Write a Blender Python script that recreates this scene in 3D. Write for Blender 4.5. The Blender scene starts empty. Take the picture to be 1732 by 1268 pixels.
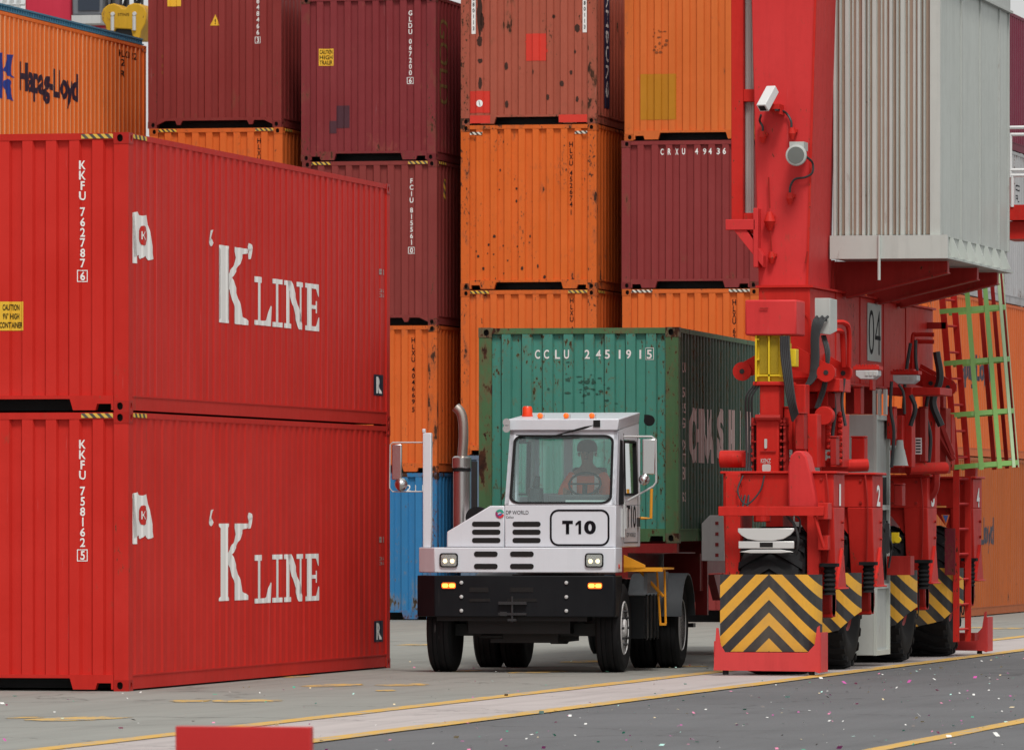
import bpy, bmesh, math, random
from mathutils import Vector, Matrix
S = bpy.context.scene
R = random.Random(11)
rad = math.radians
# ------------------------------------------------------------------ camera, world, sun
TH, F, CX, HY, CH = rad(11.9), 12400.0, 866.0, 875.0, 1.8
cd = bpy.data.cameras.new('camera'); cam = bpy.data.objects.new('camera', cd)
S.collection.objects.link(cam); S.camera = cam
cam.location = (0, 0, CH); cam.rotation_euler = (rad(90), 0, TH)
cd.sensor_width = 36; cd.lens = 36 * F / 1732; cd.shift_y = (HY - 634) / 1732
cd.clip_start = 1; cd.clip_end = 3000
cd.dof.use_dof = True; cd.dof.focus_distance = 86; cd.dof.aperture_fstop = 11

W = bpy.data.worlds.new('World'); S.world = W; W.use_nodes = True
wn, wl = W.node_tree.nodes, W.node_tree.links
SUN_EL, SUN_AZ = 58, 156       # sun_rotation 0 = north (+Y), clockwise
sky = wn.new('ShaderNodeTexSky'); sky.sky_type = 'NISHITA'; sky.sun_disc = False
sky.sun_elevation = rad(SUN_EL); sky.sun_rotation = rad(SUN_AZ)
sky.air_density = 1.0; sky.dust_density = 4.0; sky.ozone_density = 1.0
hs = wn.new('ShaderNodeHueSaturation'); hs.inputs['Saturation'].default_value = 0.10
mx = wn.new('ShaderNodeMix'); mx.data_type = 'RGBA'; mx.inputs[0].default_value = 0.55
mx.inputs[7].default_value = (9.4, 9.4, 9.3, 1)
wl.new(sky.outputs[0], hs.inputs['Color']); wl.new(hs.outputs[0], mx.inputs[6])
wl.new(mx.outputs[2], wn['Background'].inputs[0]); wn['Background'].inputs[1].default_value = 0.070
sd = bpy.data.lights.new('sun', 'SUN'); sd.energy = 1.5; sd.angle = rad(14); sd.color = (1, 0.965, 0.91)
sun = bpy.data.objects.new('sun', sd); S.collection.objects.link(sun)
az = rad(SUN_AZ); el = rad(SUN_EL)
sdir = Vector((math.sin(az) * math.cos(el), math.cos(az) * math.cos(el), math.sin(el)))
sun.rotation_euler = sdir.to_track_quat('Z', 'Y').to_euler()
S.view_settings.view_transform = 'Standard'; S.view_settings.look = 'None'
S.view_settings.exposure = 0.55; S.view_settings.gamma = 1

# ------------------------------------------------------------------ frames: measured directions -> metres
class Frame:
    """A ground frame whose y axis leans th to the right of the viewing axis; origin (u0,v0)."""
    def __init__(s, th=TH, u0=0.0, v0=0.0):
        s.c, s.s, s.u0, s.v0, s.d = math.cos(th), math.sin(th), u0, v0, TH - th
        cc, ss = math.cos(s.d), math.sin(s.d)
        s.loc = (u0 * cc - v0 * ss, u0 * ss + v0 * cc, 0)
    def x(s, px, y):
        k = (px - CX) / F; return (y + s.v0) * (k * s.c - s.s) / (k * s.s + s.c) - s.u0
    def z(s, py, px, y):
        k = (px - CX) / F; return CH + (HY - py) * (y + s.v0) / (k * s.s + s.c) / F
    def y(s, px, x):
        k = (px - CX) / F; return (x + s.u0) * (k * s.s + s.c) / (k * s.c - s.s) - s.v0
    def xz(s, px, py, y): return s.x(px, y), s.z(py, px, y)

# ------------------------------------------------------------------ object helpers
def tag(o, label=None, cat=None, group=None, kind=None):
    if label: o['label'] = label
    if cat: o['category'] = cat
    if group: o['group'] = group
    if kind: o['kind'] = kind
    return o
def empty(name, loc, rz=0, **k):
    o = bpy.data.objects.new(name, None); S.collection.objects.link(o)
    o.location = loc; o.rotation_euler = (0, 0, rz); o.empty_display_size = .2
    return tag(o, **k)
def obj(name, bm, mat, parent=None, bevel=0, smooth=False, seg=2):
    me = bpy.data.meshes.new(name)
    bmesh.ops.recalc_face_normals(bm, faces=bm.faces[:])
    bm.to_mesh(me); bm.free()
    for m in (mat if isinstance(mat, (list, tuple)) else [mat]): me.materials.append(m)
    if smooth:
        me.shade_smooth(); me.set_sharp_from_angle(angle=rad(38))
    o = bpy.data.objects.new(name, me); S.collection.objects.link(o)
    if parent: o.parent = parent
    if bevel:
        b = o.modifiers.new('b', 'BEVEL'); b.width = bevel; b.segments = seg; b.limit_method = 'ANGLE'; b.angle_limit = rad(40)
        if not smooth: me.shade_smooth(); me.set_sharp_from_angle(angle=rad(30))
        b.harden_normals = False
    return o
NB = bmesh.new
def pieces(name, bm, mat, parent, gap=.02, **kw):
    """link every separate piece of bm as an object of its own (pieces that touch stay together)"""
    bm.verts.index_update(); seen = {}; comps = []
    for v in bm.verts:
        if v.index in seen: continue
        st = [v]; seen[v.index] = len(comps); cur = []
        while st:
            q = st.pop(); cur.append(q)
            for e in q.link_edges:
                o = e.other_vert(q)
                if o.index not in seen: seen[o.index] = len(comps); st.append(o)
        comps.append(cur)
    bbs = [[min(v.co[i] for v in c) - gap / 2 for i in range(3)] + [max(v.co[i] for v in c) + gap / 2 for i in range(3)] for c in comps]
    par = list(range(len(comps)))
    def find(i):
        while par[i] != i: i = par[i]
        return i
    for i in range(len(comps)):
        for j in range(i):
            if all(bbs[i][k] <= bbs[j][k + 3] and bbs[j][k] <= bbs[i][k + 3] for k in range(3)): par[find(i)] = find(j)
    out = []
    for g in sorted(set(find(i) for i in range(len(comps)))):
        nb = bm.copy(); nb.verts.ensure_lookup_table(); keep = set(v.index for i in range(len(comps)) if find(i) == g for v in comps[i])
        bmesh.ops.delete(nb, geom=[v for v in nb.verts if v.index not in keep], context='VERTS')
        out.append(obj(name, nb, mat, parent, **kw))
    bm.free(); return out
def box(bm, x0, x1, y0, y1, z0, z1, mi=0):
    vs = [bm.verts.new((x, y, z)) for z in (z0, z1) for y in (y0, y1) for x in (x0, x1)]
    for f in ((0, 1, 3, 2), (4, 6, 7, 5), (0, 4, 5, 1), (2, 3, 7, 6), (0, 2, 6, 4), (1, 5, 7, 3)):
        fc = bm.faces.new([vs[i] for i in f]); fc.material_index = mi
def prism(bm, poly, axis, a0, a1, mi=0):
    def P(p, a):
        return {'x': (a, p[0], p[1]), 'y': (p[0], a, p[1]), 'z': (p[0], p[1], a)}[axis]
    A = [bm.verts.new(P(p, a0)) for p in poly]; B = [bm.verts.new(P(p, a1)) for p in poly]
    fs = [bm.faces.new(A), bm.faces.new(B[::-1])]
    n = len(poly)
    for i in range(n): fs.append(bm.faces.new((A[i], A[(i + 1) % n], B[(i + 1) % n], B[i])))
    for f in fs: f.material_index = mi
def hexa(bm, lo, hi, mi=0):
    """lo, hi: four corner points each (any heights) joined into a solid."""
    A = [bm.verts.new(p) for p in lo]; B = [bm.verts.new(p) for p in hi]
    fs = [bm.faces.new(A[::-1]), bm.faces.new(B)]
    n = len(lo)
    for i in range(n): fs.append(bm.faces.new((A[i], A[(i + 1) % n], B[(i + 1) % n], B[i])))
    for f in fs: f.material_index = mi
def frame_of(d):
    d = d.normalized(); a = Vector((0, 0, 1)) if abs(d.z) < .9 else Vector((1, 0, 0))
    u = d.cross(a).normalized(); return u, d.cross(u).normalized()
def tube(bm, pts, r, seg=8, cap=True, mi=0):
    pts = [Vector(p) for p in pts]; rs = r if isinstance(r, (list, tuple)) else [r] * len(pts)
    rings = []; u = None
    for i, p in enumerate(pts):
        d = (pts[min(i + 1, len(pts) - 1)] - pts[max(i - 1, 0)])
        if d.length < 1e-6: d = Vector((0, 0, 1))
        if u is None: u, w = frame_of(d)
        else:
            dn = d.normalized(); u = (u - dn * u.dot(dn)).normalized(); w = dn.cross(u)
        rings.append([bm.verts.new(p + (u * math.cos(t) + w * math.sin(t)) * rs[i]) for t in [2 * math.pi * j / seg for j in range(seg)]])
    for a, b in zip(rings, rings[1:]):
        for j in range(seg):
            bm.faces.new((a[j], a[(j + 1) % seg], b[(j + 1) % seg], b[j])).material_index = mi
    if cap:
        bm.faces.new(rings[0][::-1]).material_index = mi; bm.faces.new(rings[-1]).material_index = mi
def curve_pts(pts, n=6):
    """Catmull-Rom through pts."""
    P = [Vector(p) for p in pts]; P = [P[0] * 2 - P[1]] + P + [P[-1] * 2 - P[-2]]; out = []
    for i in range(1, len(P) - 2):
        for j in range(n):
            t = j / n; a, b, c, d = P[i - 1], P[i], P[i + 1], P[i + 2]
            out.append(.5 * ((2 * b) + (c - a) * t + (2 * a - 5 * b + 4 * c - d) * t * t + (3 * b - a - 3 * c + d) * t ** 3))
    out.append(P[-2]); return out
def hose(bm, pts, r, seg=6, n=5, mi=0): tube(bm, curve_pts(pts, n), r, seg, mi=mi)
def lathe(bm, prof, axis='x', c=(0, 0, 0), seg=32, mi=0):
    """prof: (axial, radius) list; solid of revolution about axis through c."""
    c = Vector(c); rings = []
    def P(a, r, t):
        q = {'x': (a, r * math.cos(t), r * math.sin(t)), 'y': (r * math.cos(t), a, r * math.sin(t)), 'z': (r * math.cos(t), r * math.sin(t), a)}[axis]
        return c + Vector(q)
    for a, r in prof:
        rings.append([bm.verts.new(P(a, max(r, 1e-4), 2 * math.pi * j / seg)) for j in range(seg)])
    for A, B in zip(rings, rings[1:]):
        for j in range(seg): bm.faces.new((A[j], A[(j + 1) % seg], B[(j + 1) % seg], B[j])).material_index = mi
    bm.faces.new(rings[0][::-1]).material_index = mi; bm.faces.new(rings[-1]).material_index = mi
def rrect(w, h, r, n=5, cx=0, cy=0):
    out = []
    for sx, sy, a0 in ((1, 1, 0), (-1, 1, 90), (-1, -1, 180), (1, -1, 270)):
        for i in range(n + 1):
            a = rad(a0 + 90 * i / n); out.append((cx + sx * (w / 2 - r) + r * math.cos(a), cy + sy * (h / 2 - r) + r * math.sin(a)))
    return out
def ring_prism(bm, outer, inner, axis, a0, a1, mi=0):
    """a frame between two outlines with the same number of points"""
    def P(p, a): return {'x': (a, p[0], p[1]), 'y': (p[0], a, p[1]), 'z': (p[0], p[1], a)}[axis]
    L = [[bm.verts.new(P(p, a)) for p in ol] for ol in (outer, inner) for a in (a0, a1)]
    n = len(outer)
    for i in range(n):
        j = (i + 1) % n
        for A, B in ((L[0], L[2]), (L[1], L[3]), (L[0], L[1]), (L[2], L[3])):
            bm.faces.new((A[i], A[j], B[j], B[i])).material_index = mi

# ------------------------------------------------------------------ materials
def srgb(r, g, b):
    f = lambda c: (c / 255 / 12.92) if c <= 10 else ((c / 255 + .055) / 1.055) ** 2.4
    return (f(r), f(g), f(b), 1)
def mat(name):
    m = bpy.data.materials.new(name); m.use_nodes = True
    return m, m.node_tree.nodes, m.node_tree.links, m.node_tree.nodes['Principled BSDF']
def plain(name, col, rough=.5, metal=0, **kw):
    m, n, l, b = mat(name); b.inputs['Base Color'].default_value = col
    b.inputs['Roughness'].default_value = rough; b.inputs['Metallic'].default_value = metal
    for k, v in kw.items(): b.inputs[k].default_value = v
    return m
def math_node(n, l, op, a, b=None, c=None):
    x = n.new('ShaderNodeMath'); x.operation = op
    for i, v in enumerate((a, b, c)):
        if v is None: continue
        if isinstance(v, (int, float)): x.inputs[i].default_value = v
        else: l.new(v, x.inputs[i])
    return x.outputs[0]
def noise(n, l, vec, scale, sc=(1, 1, 1), off=(0, 0, 0), detail=4, rough=.6):
    mp = n.new('ShaderNodeMapping'); mp.inputs['Scale'].default_value = sc; mp.inputs['Location'].default_value = off
    l.new(vec, mp.inputs['Vector'])
    t = n.new('ShaderNodeTexNoise'); t.inputs['Scale'].default_value = scale; t.inputs['Detail'].default_value = detail
    t.inputs['Roughness'].default_value = rough; l.new(mp.outputs[0], t.inputs['Vector']); return t.outputs['Fac']
def ramp(n, l, fac, a, b):
    mr = n.new('ShaderNodeMapRange'); mr.inputs['From Min'].default_value = a; mr.inputs['From Max'].default_value = b
    mr.clamp = True; l.new(fac, mr.inputs['Value']); return mr.outputs[0]
def mixc(n, l, fac, a, b):
    m = n.new('ShaderNodeMix'); m.data_type = 'RGBA'
    if isinstance(fac, (int, float)): m.inputs[0].default_value = fac
    else: l.new(fac, m.inputs[0])
    for i, v in ((6, a), (7, b)):
        if isinstance(v, tuple): m.inputs[i].default_value = v
        else: l.new(v, m.inputs[i])
    return m.outputs[2]
def paint(name, col, rust=0.0, dirt=.35, rough=.42, spot=7, rustcol=None, fade=.12, bump=.15, spec=.12, speck=None, zone=0):
    """weathered paint: blotchy fade, vertical grime, rust spots and runs."""
    m, n, l, b = mat(name); off = (R.uniform(0, 50), R.uniform(0, 50), R.uniform(0, 50))
    tc = n.new('ShaderNodeTexCoord').outputs['Object']
    rc = rustcol or (.085, .035, .02, 1)
    big = noise(n, l, tc, .9, off=off, detail=3)
    fine = noise(n, l, tc, 9, off=off, detail=6, rough=.7)
    streak = noise(n, l, tc, 5, (1.6, 1.6, .12), off, 5, .65)
    lite = tuple(min(1, c * 1.18 + .012) for c in col[:3]) + (1,)
    dark = tuple(c * .72 for c in col[:3]) + (1,)
    c0 = mixc(n, l, math_node(n, l, 'MULTIPLY', ramp(n, l, big, .3, .7), fade * 4), col, lite)
    c1 = mixc(n, l, math_node(n, l, 'MULTIPLY', ramp(n, l, streak, .48, .78), dirt), c0, dark)
    c1 = mixc(n, l, math_node(n, l, 'MULTIPLY', ramp(n, l, fine, .5, .8), dirt * .5), c1, dark)
    # thin scratches and scuffs, lighter than the paint
    sc1 = noise(n, l, tc, 34, (1, 1, .035), off, 2, .5); sc2 = noise(n, l, tc, .9, tuple(o + 1 for o in (1, 1, 1)), off, 3)
    sm = math_node(n, l, 'MULTIPLY', ramp(n, l, sc1, .70, .76), ramp(n, l, sc2, .48, .62))
    c1 = mixc(n, l, math_node(n, l, 'MULTIPLY', sm, .35), c1, tuple(min(1, c * .8 + .16) for c in col[:3]) + (1,))
    rf = None
    if rust > 0:
        area = noise(n, l, tc, 1.1, (1, 1, .8), off, 2)
        sp = noise(n, l, tc, spot, (1, 1, .42), tuple(o + 9 for o in off), 5, .62)
        t = math_node(n, l, 'ADD', sp, math_node(n, l, 'MULTIPLY', math_node(n, l, 'SUBTRACT', area, .5), .55))
        if zone:     # rust gathers at the foot and the head of the wall
            sz = n.new('ShaderNodeSeparateXYZ'); l.new(tc, sz.inputs[0])
            zt_ = math_node(n, l, 'MAXIMUM', ramp(n, l, sz.outputs['Z'], .75, .16), ramp(n, l, sz.outputs['Z'], zone - .35, zone - .06))
            t = math_node(n, l, 'ADD', t, math_node(n, l, 'MULTIPLY', zt_, .10))
        lim = .80 - rust * .26
        rf = ramp(n, l, t, lim, lim + .035)
        halo = math_node(n, l, 'MULTIPLY', ramp(n, l, t, lim - .10, lim + .02), .45)
        run = noise(n, l, tc, spot * .9, (1.4, 1.4, .10), tuple(o + 4 for o in off), 4, .6)
        rr = math_node(n, l, 'MULTIPLY', ramp(n, l, run, .80 - rust * .22, .90 - rust * .15), .75)
        rustlite = tuple(min(1, c * 2.2) for c in rc[:3]) + (1,)
        c1 = mixc(n, l, math_node(n, l, 'MAXIMUM', halo, rr), c1, rustlite)
        sk = rust if speck is None else speck
        if sk > .09:     # small chips and specks, in patches
            s2 = noise(n, l, tc, 30, (1, 1, .45), tuple(o + 2 for o in off), 3, .6)
            a2 = noise(n, l, tc, 2.6, (1, 1, .35), tuple(o + 6 for o in off), 3, .6)
            t2 = math_node(n, l, 'ADD', s2, math_node(n, l, 'MULTIPLY', math_node(n, l, 'SUBTRACT', a2, .5), .7))
            r2 = ramp(n, l, t2, .80 - sk * .22, .83 - sk * .22)
            c1 = mixc(n, l, math_node(n, l, 'MULTIPLY', ramp(n, l, t2, .70 - sk * .22, .82 - sk * .22), .4), c1, rustlite)
            rf = math_node(n, l, 'MAXIMUM', rf, r2)
        c1 = mixc(n, l, rf, c1, mixc(n, l, ramp(n, l, fine, .35, .65), rc, (.03, .016, .012, 1)))
    l.new(c1, b.inputs['Base Color'])
    ro = math_node(n, l, 'ADD', math_node(n, l, 'MULTIPLY', fine, .22), rough - .1)
    if rf is not None: ro = math_node(n, l, 'MAXIMUM', ro, math_node(n, l, 'MULTIPLY', rf, .85))
    l.new(ro, b.inputs['Roughness']); b.inputs['Specular IOR Level'].default_value = spec
    if bump:
        bp = n.new('ShaderNodeBump'); bp.inputs['Strength'].default_value = bump; bp.inputs['Distance'].default_value = .012
        dn = noise(n, l, tc, 3.2, off=off, detail=2)
        l.new(dn, bp.inputs['Height']); l.new(bp.outputs[0], b.inputs['Normal'])
    return m
def stripes(name, ca, cb, period, ax=('X', 'Z'), chev=False, cx=0.0, sign=1, wear=.25, duty=.5):
    m, n, l, b = mat(name); tc = n.new('ShaderNodeTexCoord').outputs['Object']
    sp = n.new('ShaderNodeSeparateXYZ'); l.new(tc, sp.inputs[0])
    a = math_node(n, l, 'SUBTRACT', sp.outputs[ax[0]], cx)
    if chev: a = math_node(n, l, 'ABSOLUTE', a)
    s = math_node(n, l, 'ADD', math_node(n, l, 'MULTIPLY', a, sign), sp.outputs[ax[1]])
    f = math_node(n, l, 'FRACT', math_node(n, l, 'ADD', math_node(n, l, 'DIVIDE', s, period), 40))
    g = math_node(n, l, 'GREATER_THAN', f, duty)
    c = mixc(n, l, g, ca, cb)
    w = noise(n, l, tc, 12, detail=6, rough=.7); w2 = noise(n, l, tc, 3, (1, 1, .4), detail=3)
    c = mixc(n, l, math_node(n, l, 'MULTIPLY', ramp(n, l, w, .45, .75), wear), c, (.10, .09, .08, 1))
    c = mixc(n, l, math_node(n, l, 'MULTIPLY', ramp(n, l, w2, .45, .7), wear), c, (.30, .25, .17, 1))
    l.new(c, b.inputs['Base Color']); b.inputs['Roughness'].default_value = .55
    return m
M = {}
M['white_letter'] = paint('white_letter', (.78, .78, .76, 1), dirt=.25, bump=0)
M['black_letter'] = plain('black_letter', (.008, .007, .010, 1), .7, 0, **{'Specular IOR Level': .1})
M['faded_letter'] = paint('faded_letter', (.40, .27, .25, 1), dirt=.5, bump=0)
M['yellow_sign'] = paint('yellow_sign', (.72, .42, .04, 1), dirt=.2, bump=0)
M['hazard_yellow'] = stripes('hazard_yellow', (.75, .47, .04, 1), (.02, .02, .02, 1), .085)
M['hazard_white'] = stripes('hazard_white', (.72, .68, .58, 1), (.03, .02, .02, 1), .085)
M['hole'] = plain('hole', (.006, .005, .005, 1), .9)
M['rubber'] = paint('rubber', (.011, .011, .012, 1), dirt=.2, rough=.8)
M['cable'] = plain('cable', (.028, .030, .032, 1), .55)
M['dark_steel'] = paint('dark_steel', (.035, .035, .037, 1), dirt=.3)
M['chrome'] = plain('chrome', (.62, .62, .62, 1), .22, 1)
M['galv'] = paint('galv', (.48, .49, .49, 1), dirt=.4, rough=.45)

# ------------------------------------------------------------------ ground
def sheet(name, u0, u1, v0, v1, z, m, label, kind='structure'):
    bm = NB(); bm.faces.new([bm.verts.new(p) for p in ((u0, v0, z), (u1, v0, z), (u1, v1, z), (u0, v1, z))])
    o = obj(name, bm, m); return tag(o, label=label, kind=kind)
def ground_mat(name, col, tone, scale=.35, rough=.8, spots=.25, tyre=.0):
    m, n, l, b = mat(name); tc = n.new('ShaderNodeTexCoord').outputs['Object']
    a = noise(n, l, tc, scale, detail=5, rough=.6); f = noise(n, l, tc, 45, detail=4, rough=.7)
    st = noise(n, l, tc, 1.3, (2.5, .09, 1), detail=4, rough=.6)
    dk = tuple(c * .62 for c in col[:3]) + (1,); lt = tuple(min(1, c * 1.3) for c in col[:3]) + (1,)
    c = mixc(n, l, math_node(n, l, 'MULTIPLY', ramp(n, l, a, .35, .7), tone), col, lt)
    c = mixc(n, l, math_node(n, l, 'MULTIPLY', ramp(n, l, st, .50, .75), .45 + tyre), c, dk)
    c = mixc(n, l, math_node(n, l, 'MULTIPLY', ramp(n, l, f, .52, .75), spots), c, dk)
    ck = n.new('ShaderNodeTexVoronoi'); ck.feature = 'DISTANCE_TO_EDGE'; ck.inputs['Scale'].default_value = .16; wv = noise(n, l, tc, .9, detail=4)
    mp_ = n.new('ShaderNodeVectorMath'); mp_.operation = 'ADD'; l.new(tc, mp_.inputs[0]); cb_ = n.new('ShaderNodeCombineXYZ'); l.new(math_node(n, l, 'MULTIPLY', wv, 2.2), cb_.inputs[0]); l.new(math_node(n, l, 'MULTIPLY', wv, 1.4), cb_.inputs[1]); l.new(cb_.outputs[0], mp_.inputs[1]); l.new(mp_.outputs[0], ck.inputs['Vector'])
    c = mixc(n, l, math_node(n, l, 'MULTIPLY', ramp(n, l, ck.outputs['Distance'], .006, .002), .7), c, tuple(c_ * .4 for c_ in col[:3]) + (1,))
    ls = noise(n, l, tc, 1.1, (1.1, .05, 1), (5, 5, 5), 4, .6)
    c = mixc(n, l, math_node(n, l, 'MULTIPLY', ramp(n, l, ls, .56, .72), .45), c, lt)
    oil = noise(n, l, tc, .8, detail=6, rough=.7)
    c = mixc(n, l, math_node(n, l, 'MULTIPLY', ramp(n, l, oil, .62, .75), .5), c, tuple(c_ * .45 for c_ in col[:3]) + (1,))
    l.new(c, b.inputs['Base Color']); l.new(math_node(n, l, 'ADD', math_node(n, l, 'MULTIPLY', f, .25), rough - .15), b.inputs['Roughness'])
    bp = n.new('ShaderNodeBump'); bp.inputs['Strength'].default_value = .35; bp.inputs['Distance'].default_value = .006
    l.new(f, bp.inputs['Height']); l.new(bp.outputs[0], b.inputs['Normal'])
    return m
M['concrete'] = ground_mat('yard_concrete', (.215, .218, .198, 1), .5)
M['asphalt'] = ground_mat('road_asphalt', (.092, .094, .099, 1), .9, .3, .78, .6)
M['strip'] = ground_mat('runway_concrete', (.385, .345, .335, 1), .4, .6, .8, .3, .2)
def worn(name, col, under, lo=.42, hi=.5):
    m, n, l, b = mat(name); tc = n.new('ShaderNodeTexCoord').outputs['Object']
    w = noise(n, l, tc, 6, (1, .35, 1), detail=7, rough=.75)
    g = noise(n, l, tc, .8, (1, .3, 1), detail=3)
    c = mixc(n, l, math_node(n, l, 'MULTIPLY', ramp(n, l, g, .3, .7), .4), col, tuple(x * .7 for x in col[:3]) + (1,))
    c = mixc(n, l, ramp(n, l, w, hi, lo), under, c)   # paint where noise is low
    l.new(c, b.inputs['Base Color']); b.inputs['Roughness'].default_value = .7; return m
M['line'] = worn('line_yellow', (.60, .35, .06, 1), (.34, .29, .22, 1), .50, .60)
M['line2'] = worn('old_line_yellow', (.62, .38, .08, 1), (.215, .218, .198, 1), .46, .56)
sheet('ground', -900, 900, -200, 1600, 0, M['concrete'], 'wide grey concrete yard of the container terminal')
sheet('road', -13.62, 60, -60, 500, .006, M['asphalt'], 'dark grey asphalt road strewn with confetti')
sheet('runway', -15.15, -13.615, -60, 500, .010, M['strip'], 'pale pinkish concrete crane runway between two yellow lines')
YARD = Frame()
def line_poly(name, u0, u1, v0, v1, z, m, label, wob=.012):
    bm = NB(); n = int((v1 - v0) / 1.2); L = []
    for i in range(n + 1):
        v = v0 + (v1 - v0) * i / n
        L.append((bm.verts.new((u0 + R.uniform(-wob, wob), v, z)), bm.verts.new((u1 + R.uniform(-wob, wob), v, z))))
    for a, b in zip(L, L[1:]): bm.faces.new((a[0], a[1], b[1], b[0]))
    return tag(obj(name, bm, m), label=label, kind='structure')
line_poly('road_line', -13.80, -13.56, 0, 400, .016, M['line'], 'yellow line along the near edge of the crane runway')
line_poly('road_line', -15.34, -15.10, 0, 400, .016, M['line'], 'yellow line along the far edge of the crane runway')
line_poly('road_line', -9.02, -8.83, 0, 400, .012, M['line'], 'yellow lane line crossing the asphalt at bottom right')
bm = NB()
for px, py, w, h in ((540, 1162, 86, 7), (668, 1161, 66, 5), (640, 1170, 30, 3), (300, 1190, 66, 4), (410, 1189, 120, 7), (100, 1222, 150, 9), (470, 1148, 50, 3), (200, 1170, 60, 3),
                     (890, 1138, 70, 5), (985, 1120, 90, 6), (760, 1137, 50, 4), (1120, 1127, 120, 3), (700, 1092, 60, 3), (1690, 1061, 60, 2.5), (1640, 1060, 40, 2), (20, 1221, 40, 3)):
    D = CH * F / (py - HY); u = YARD.x(px, D * .98); v = D * .985
    for q in range(3):
        n = 12; cu = u + R.uniform(-.1, .1); cv = v + R.uniform(-.3, .3)
        vs = []
        for i in range(n):
            t = 2 * math.pi * i / n; rr = R.uniform(.7, 1.1)
            vs.append(bm.verts.new((cu + math.cos(t) * rr * w / 2 / (F / D), cv + math.sin(t) * rr * h / 2 * D * D / (CH * F) * .7, .003 + q * .001)))
        bm.faces.new(vs)
tag(obj('road_marking', bm, M['line2']), label='worn patches of yellow paint on the concrete yard', kind='structure')

# ------------------------------------------------------------------ writing
def text_bm(s, size=1.0, sx=1.0, offset=0.0, align='CENTER', spacing=1.0):
    cu = bpy.data.curves.new('t', 'FONT'); cu.body = s; cu.size = size; cu.offset = offset
    cu.align_x = align; cu.align_y = 'CENTER'; cu.space_character = spacing; cu.resolution_u = 4
    ob = bpy.data.objects.new('t', cu); S.collection.objects.link(ob)
    dg = bpy.context.evaluated_depsgraph_get(); me = bpy.data.meshes.new_from_object(ob.evaluated_get(dg))
    bm = NB(); bm.from_mesh(me); bpy.data.objects.remove(ob); bpy.data.meshes.remove(me); bpy.data.curves.remove(cu)
    bmesh.ops.scale(bm, vec=(sx, 1, 1), verts=bm.verts[:])
    return bm
def fit_text(s, w, h, offset=0.0, spacing=1.0):
    """text stretched to exactly w by h, centred"""
    bm = text_bm(s, 1, 1, offset, spacing=spacing)
    xs = [v.co.x for v in bm.verts]; ys = [v.co.y for v in bm.verts]
    x0, x1, y0, y1 = min(xs), max(xs), min(ys), max(ys)
    for v in bm.verts:
        v.co.x = (v.co.x - (x0 + x1) / 2) / max(1e-6, x1 - x0) * w; v.co.y = (v.co.y - (y0 + y1) / 2) / max(1e-6, y1 - y0) * h
    return bm
def merge(dst, src, dx=0, dy=0, rot=0):
    me = bpy.data.meshes.new('m'); 
    bmesh.ops.rotate(src, cent=(0, 0, 0), matrix=Matrix.Rotation(rot, 3, 'Z'), verts=src.verts[:])
    bmesh.ops.translate(src, vec=(dx, dy, 0), verts=src.verts[:])
    src.to_mesh(me); dst.from_mesh(me); bpy.data.meshes.remove(me); src.free()
def flat_poly(bm, pts, dx=0, dy=0, sx=1, sy=1):
    f = bm.faces.new([bm.verts.new((dx + p[0] * sx, dy + p[1] * sy, 0)) for p in pts])
    bmesh.ops.triangulate(bm, faces=[f])
def stacked(s, step, h, w, offset=.02):
    """letters one under the other, first at the origin"""
    bm = NB(); y = 0
    for ch in s:
        if ch != ' ':
            t = text_bm(ch, 1, 1, offset)
            ys = [v.co.y for v in t.verts]; xs = [v.co.x for v in t.verts]
            sy = h / (max(ys) - min(ys)); cy = (max(ys) + min(ys)) / 2; cx = (max(xs) + min(xs)) / 2
            wid = max(max(xs) - min(xs), .12); sxx = w / max(.62, wid) if ch not in '1I' else w / .62
            for v in t.verts: v.co.x = (v.co.x - cx) * sxx; v.co.y = (v.co.y - cy) * sy
            merge(bm, t, 0, y)
        y -= step if ch != ' ' else step * .55
    return bm, y
# ------------------------------------------------------------------ containers
CW = 2.438
def end_profile():
    pts = []; a = .16; n = 8; inner = (CW - .32 - n * .15) / (n + 1)
    pts.append((a, .055)); a += inner
    for i in range(n):
        pts += [(a, .055), (a + .02, .012), (a + .13, .012), (a + .15, .055)]; a += .15 + inner
        if i < n - 1: pass
    pts.append((CW - .16, .055)); return pts
def side_profile(L, d=.027):
    pts = [(.17, d)]; n = int((L - .5) / .278); a = (L - n * .278) / 2
    for i in range(n): pts += [(a + .030, d), (a + .075, .010), (a + .180, .010), (a + .225, d)]; a += .278
    pts.append((L - .17, d)); return pts
def pf(pts, a):
    if a <= pts[0][0]: return 0.0
    if a >= pts[-1][0]: return 0.0
    for p, q in zip(pts, pts[1:]):
        if a <= q[0]: return p[1] + (q[1] - p[1]) * ((a - p[0]) / max(1e-9, q[0] - p[0]))
    return 0.0
def drape(bm2, pts, fn):
    """cut a flat mark along the corrugation creases and lay it on the wall; fn(a,z,depth)->xyz"""
    xs = [v.co.x for v in bm2.verts]; lo, hi = min(xs), max(xs)
    for a, _ in pts:
        if lo < a < hi:
            bmesh.ops.bisect_plane(bm2, geom=bm2.verts[:] + bm2.edges[:] + bm2.faces[:], dist=1e-6, plane_co=(a, 0, 0), plane_no=(1, 0, 0))
    for v in bm2.verts: v.co = Vector(fn(v.co.x, v.co.y, pf(pts, v.co.x)))
    return bm2

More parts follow.
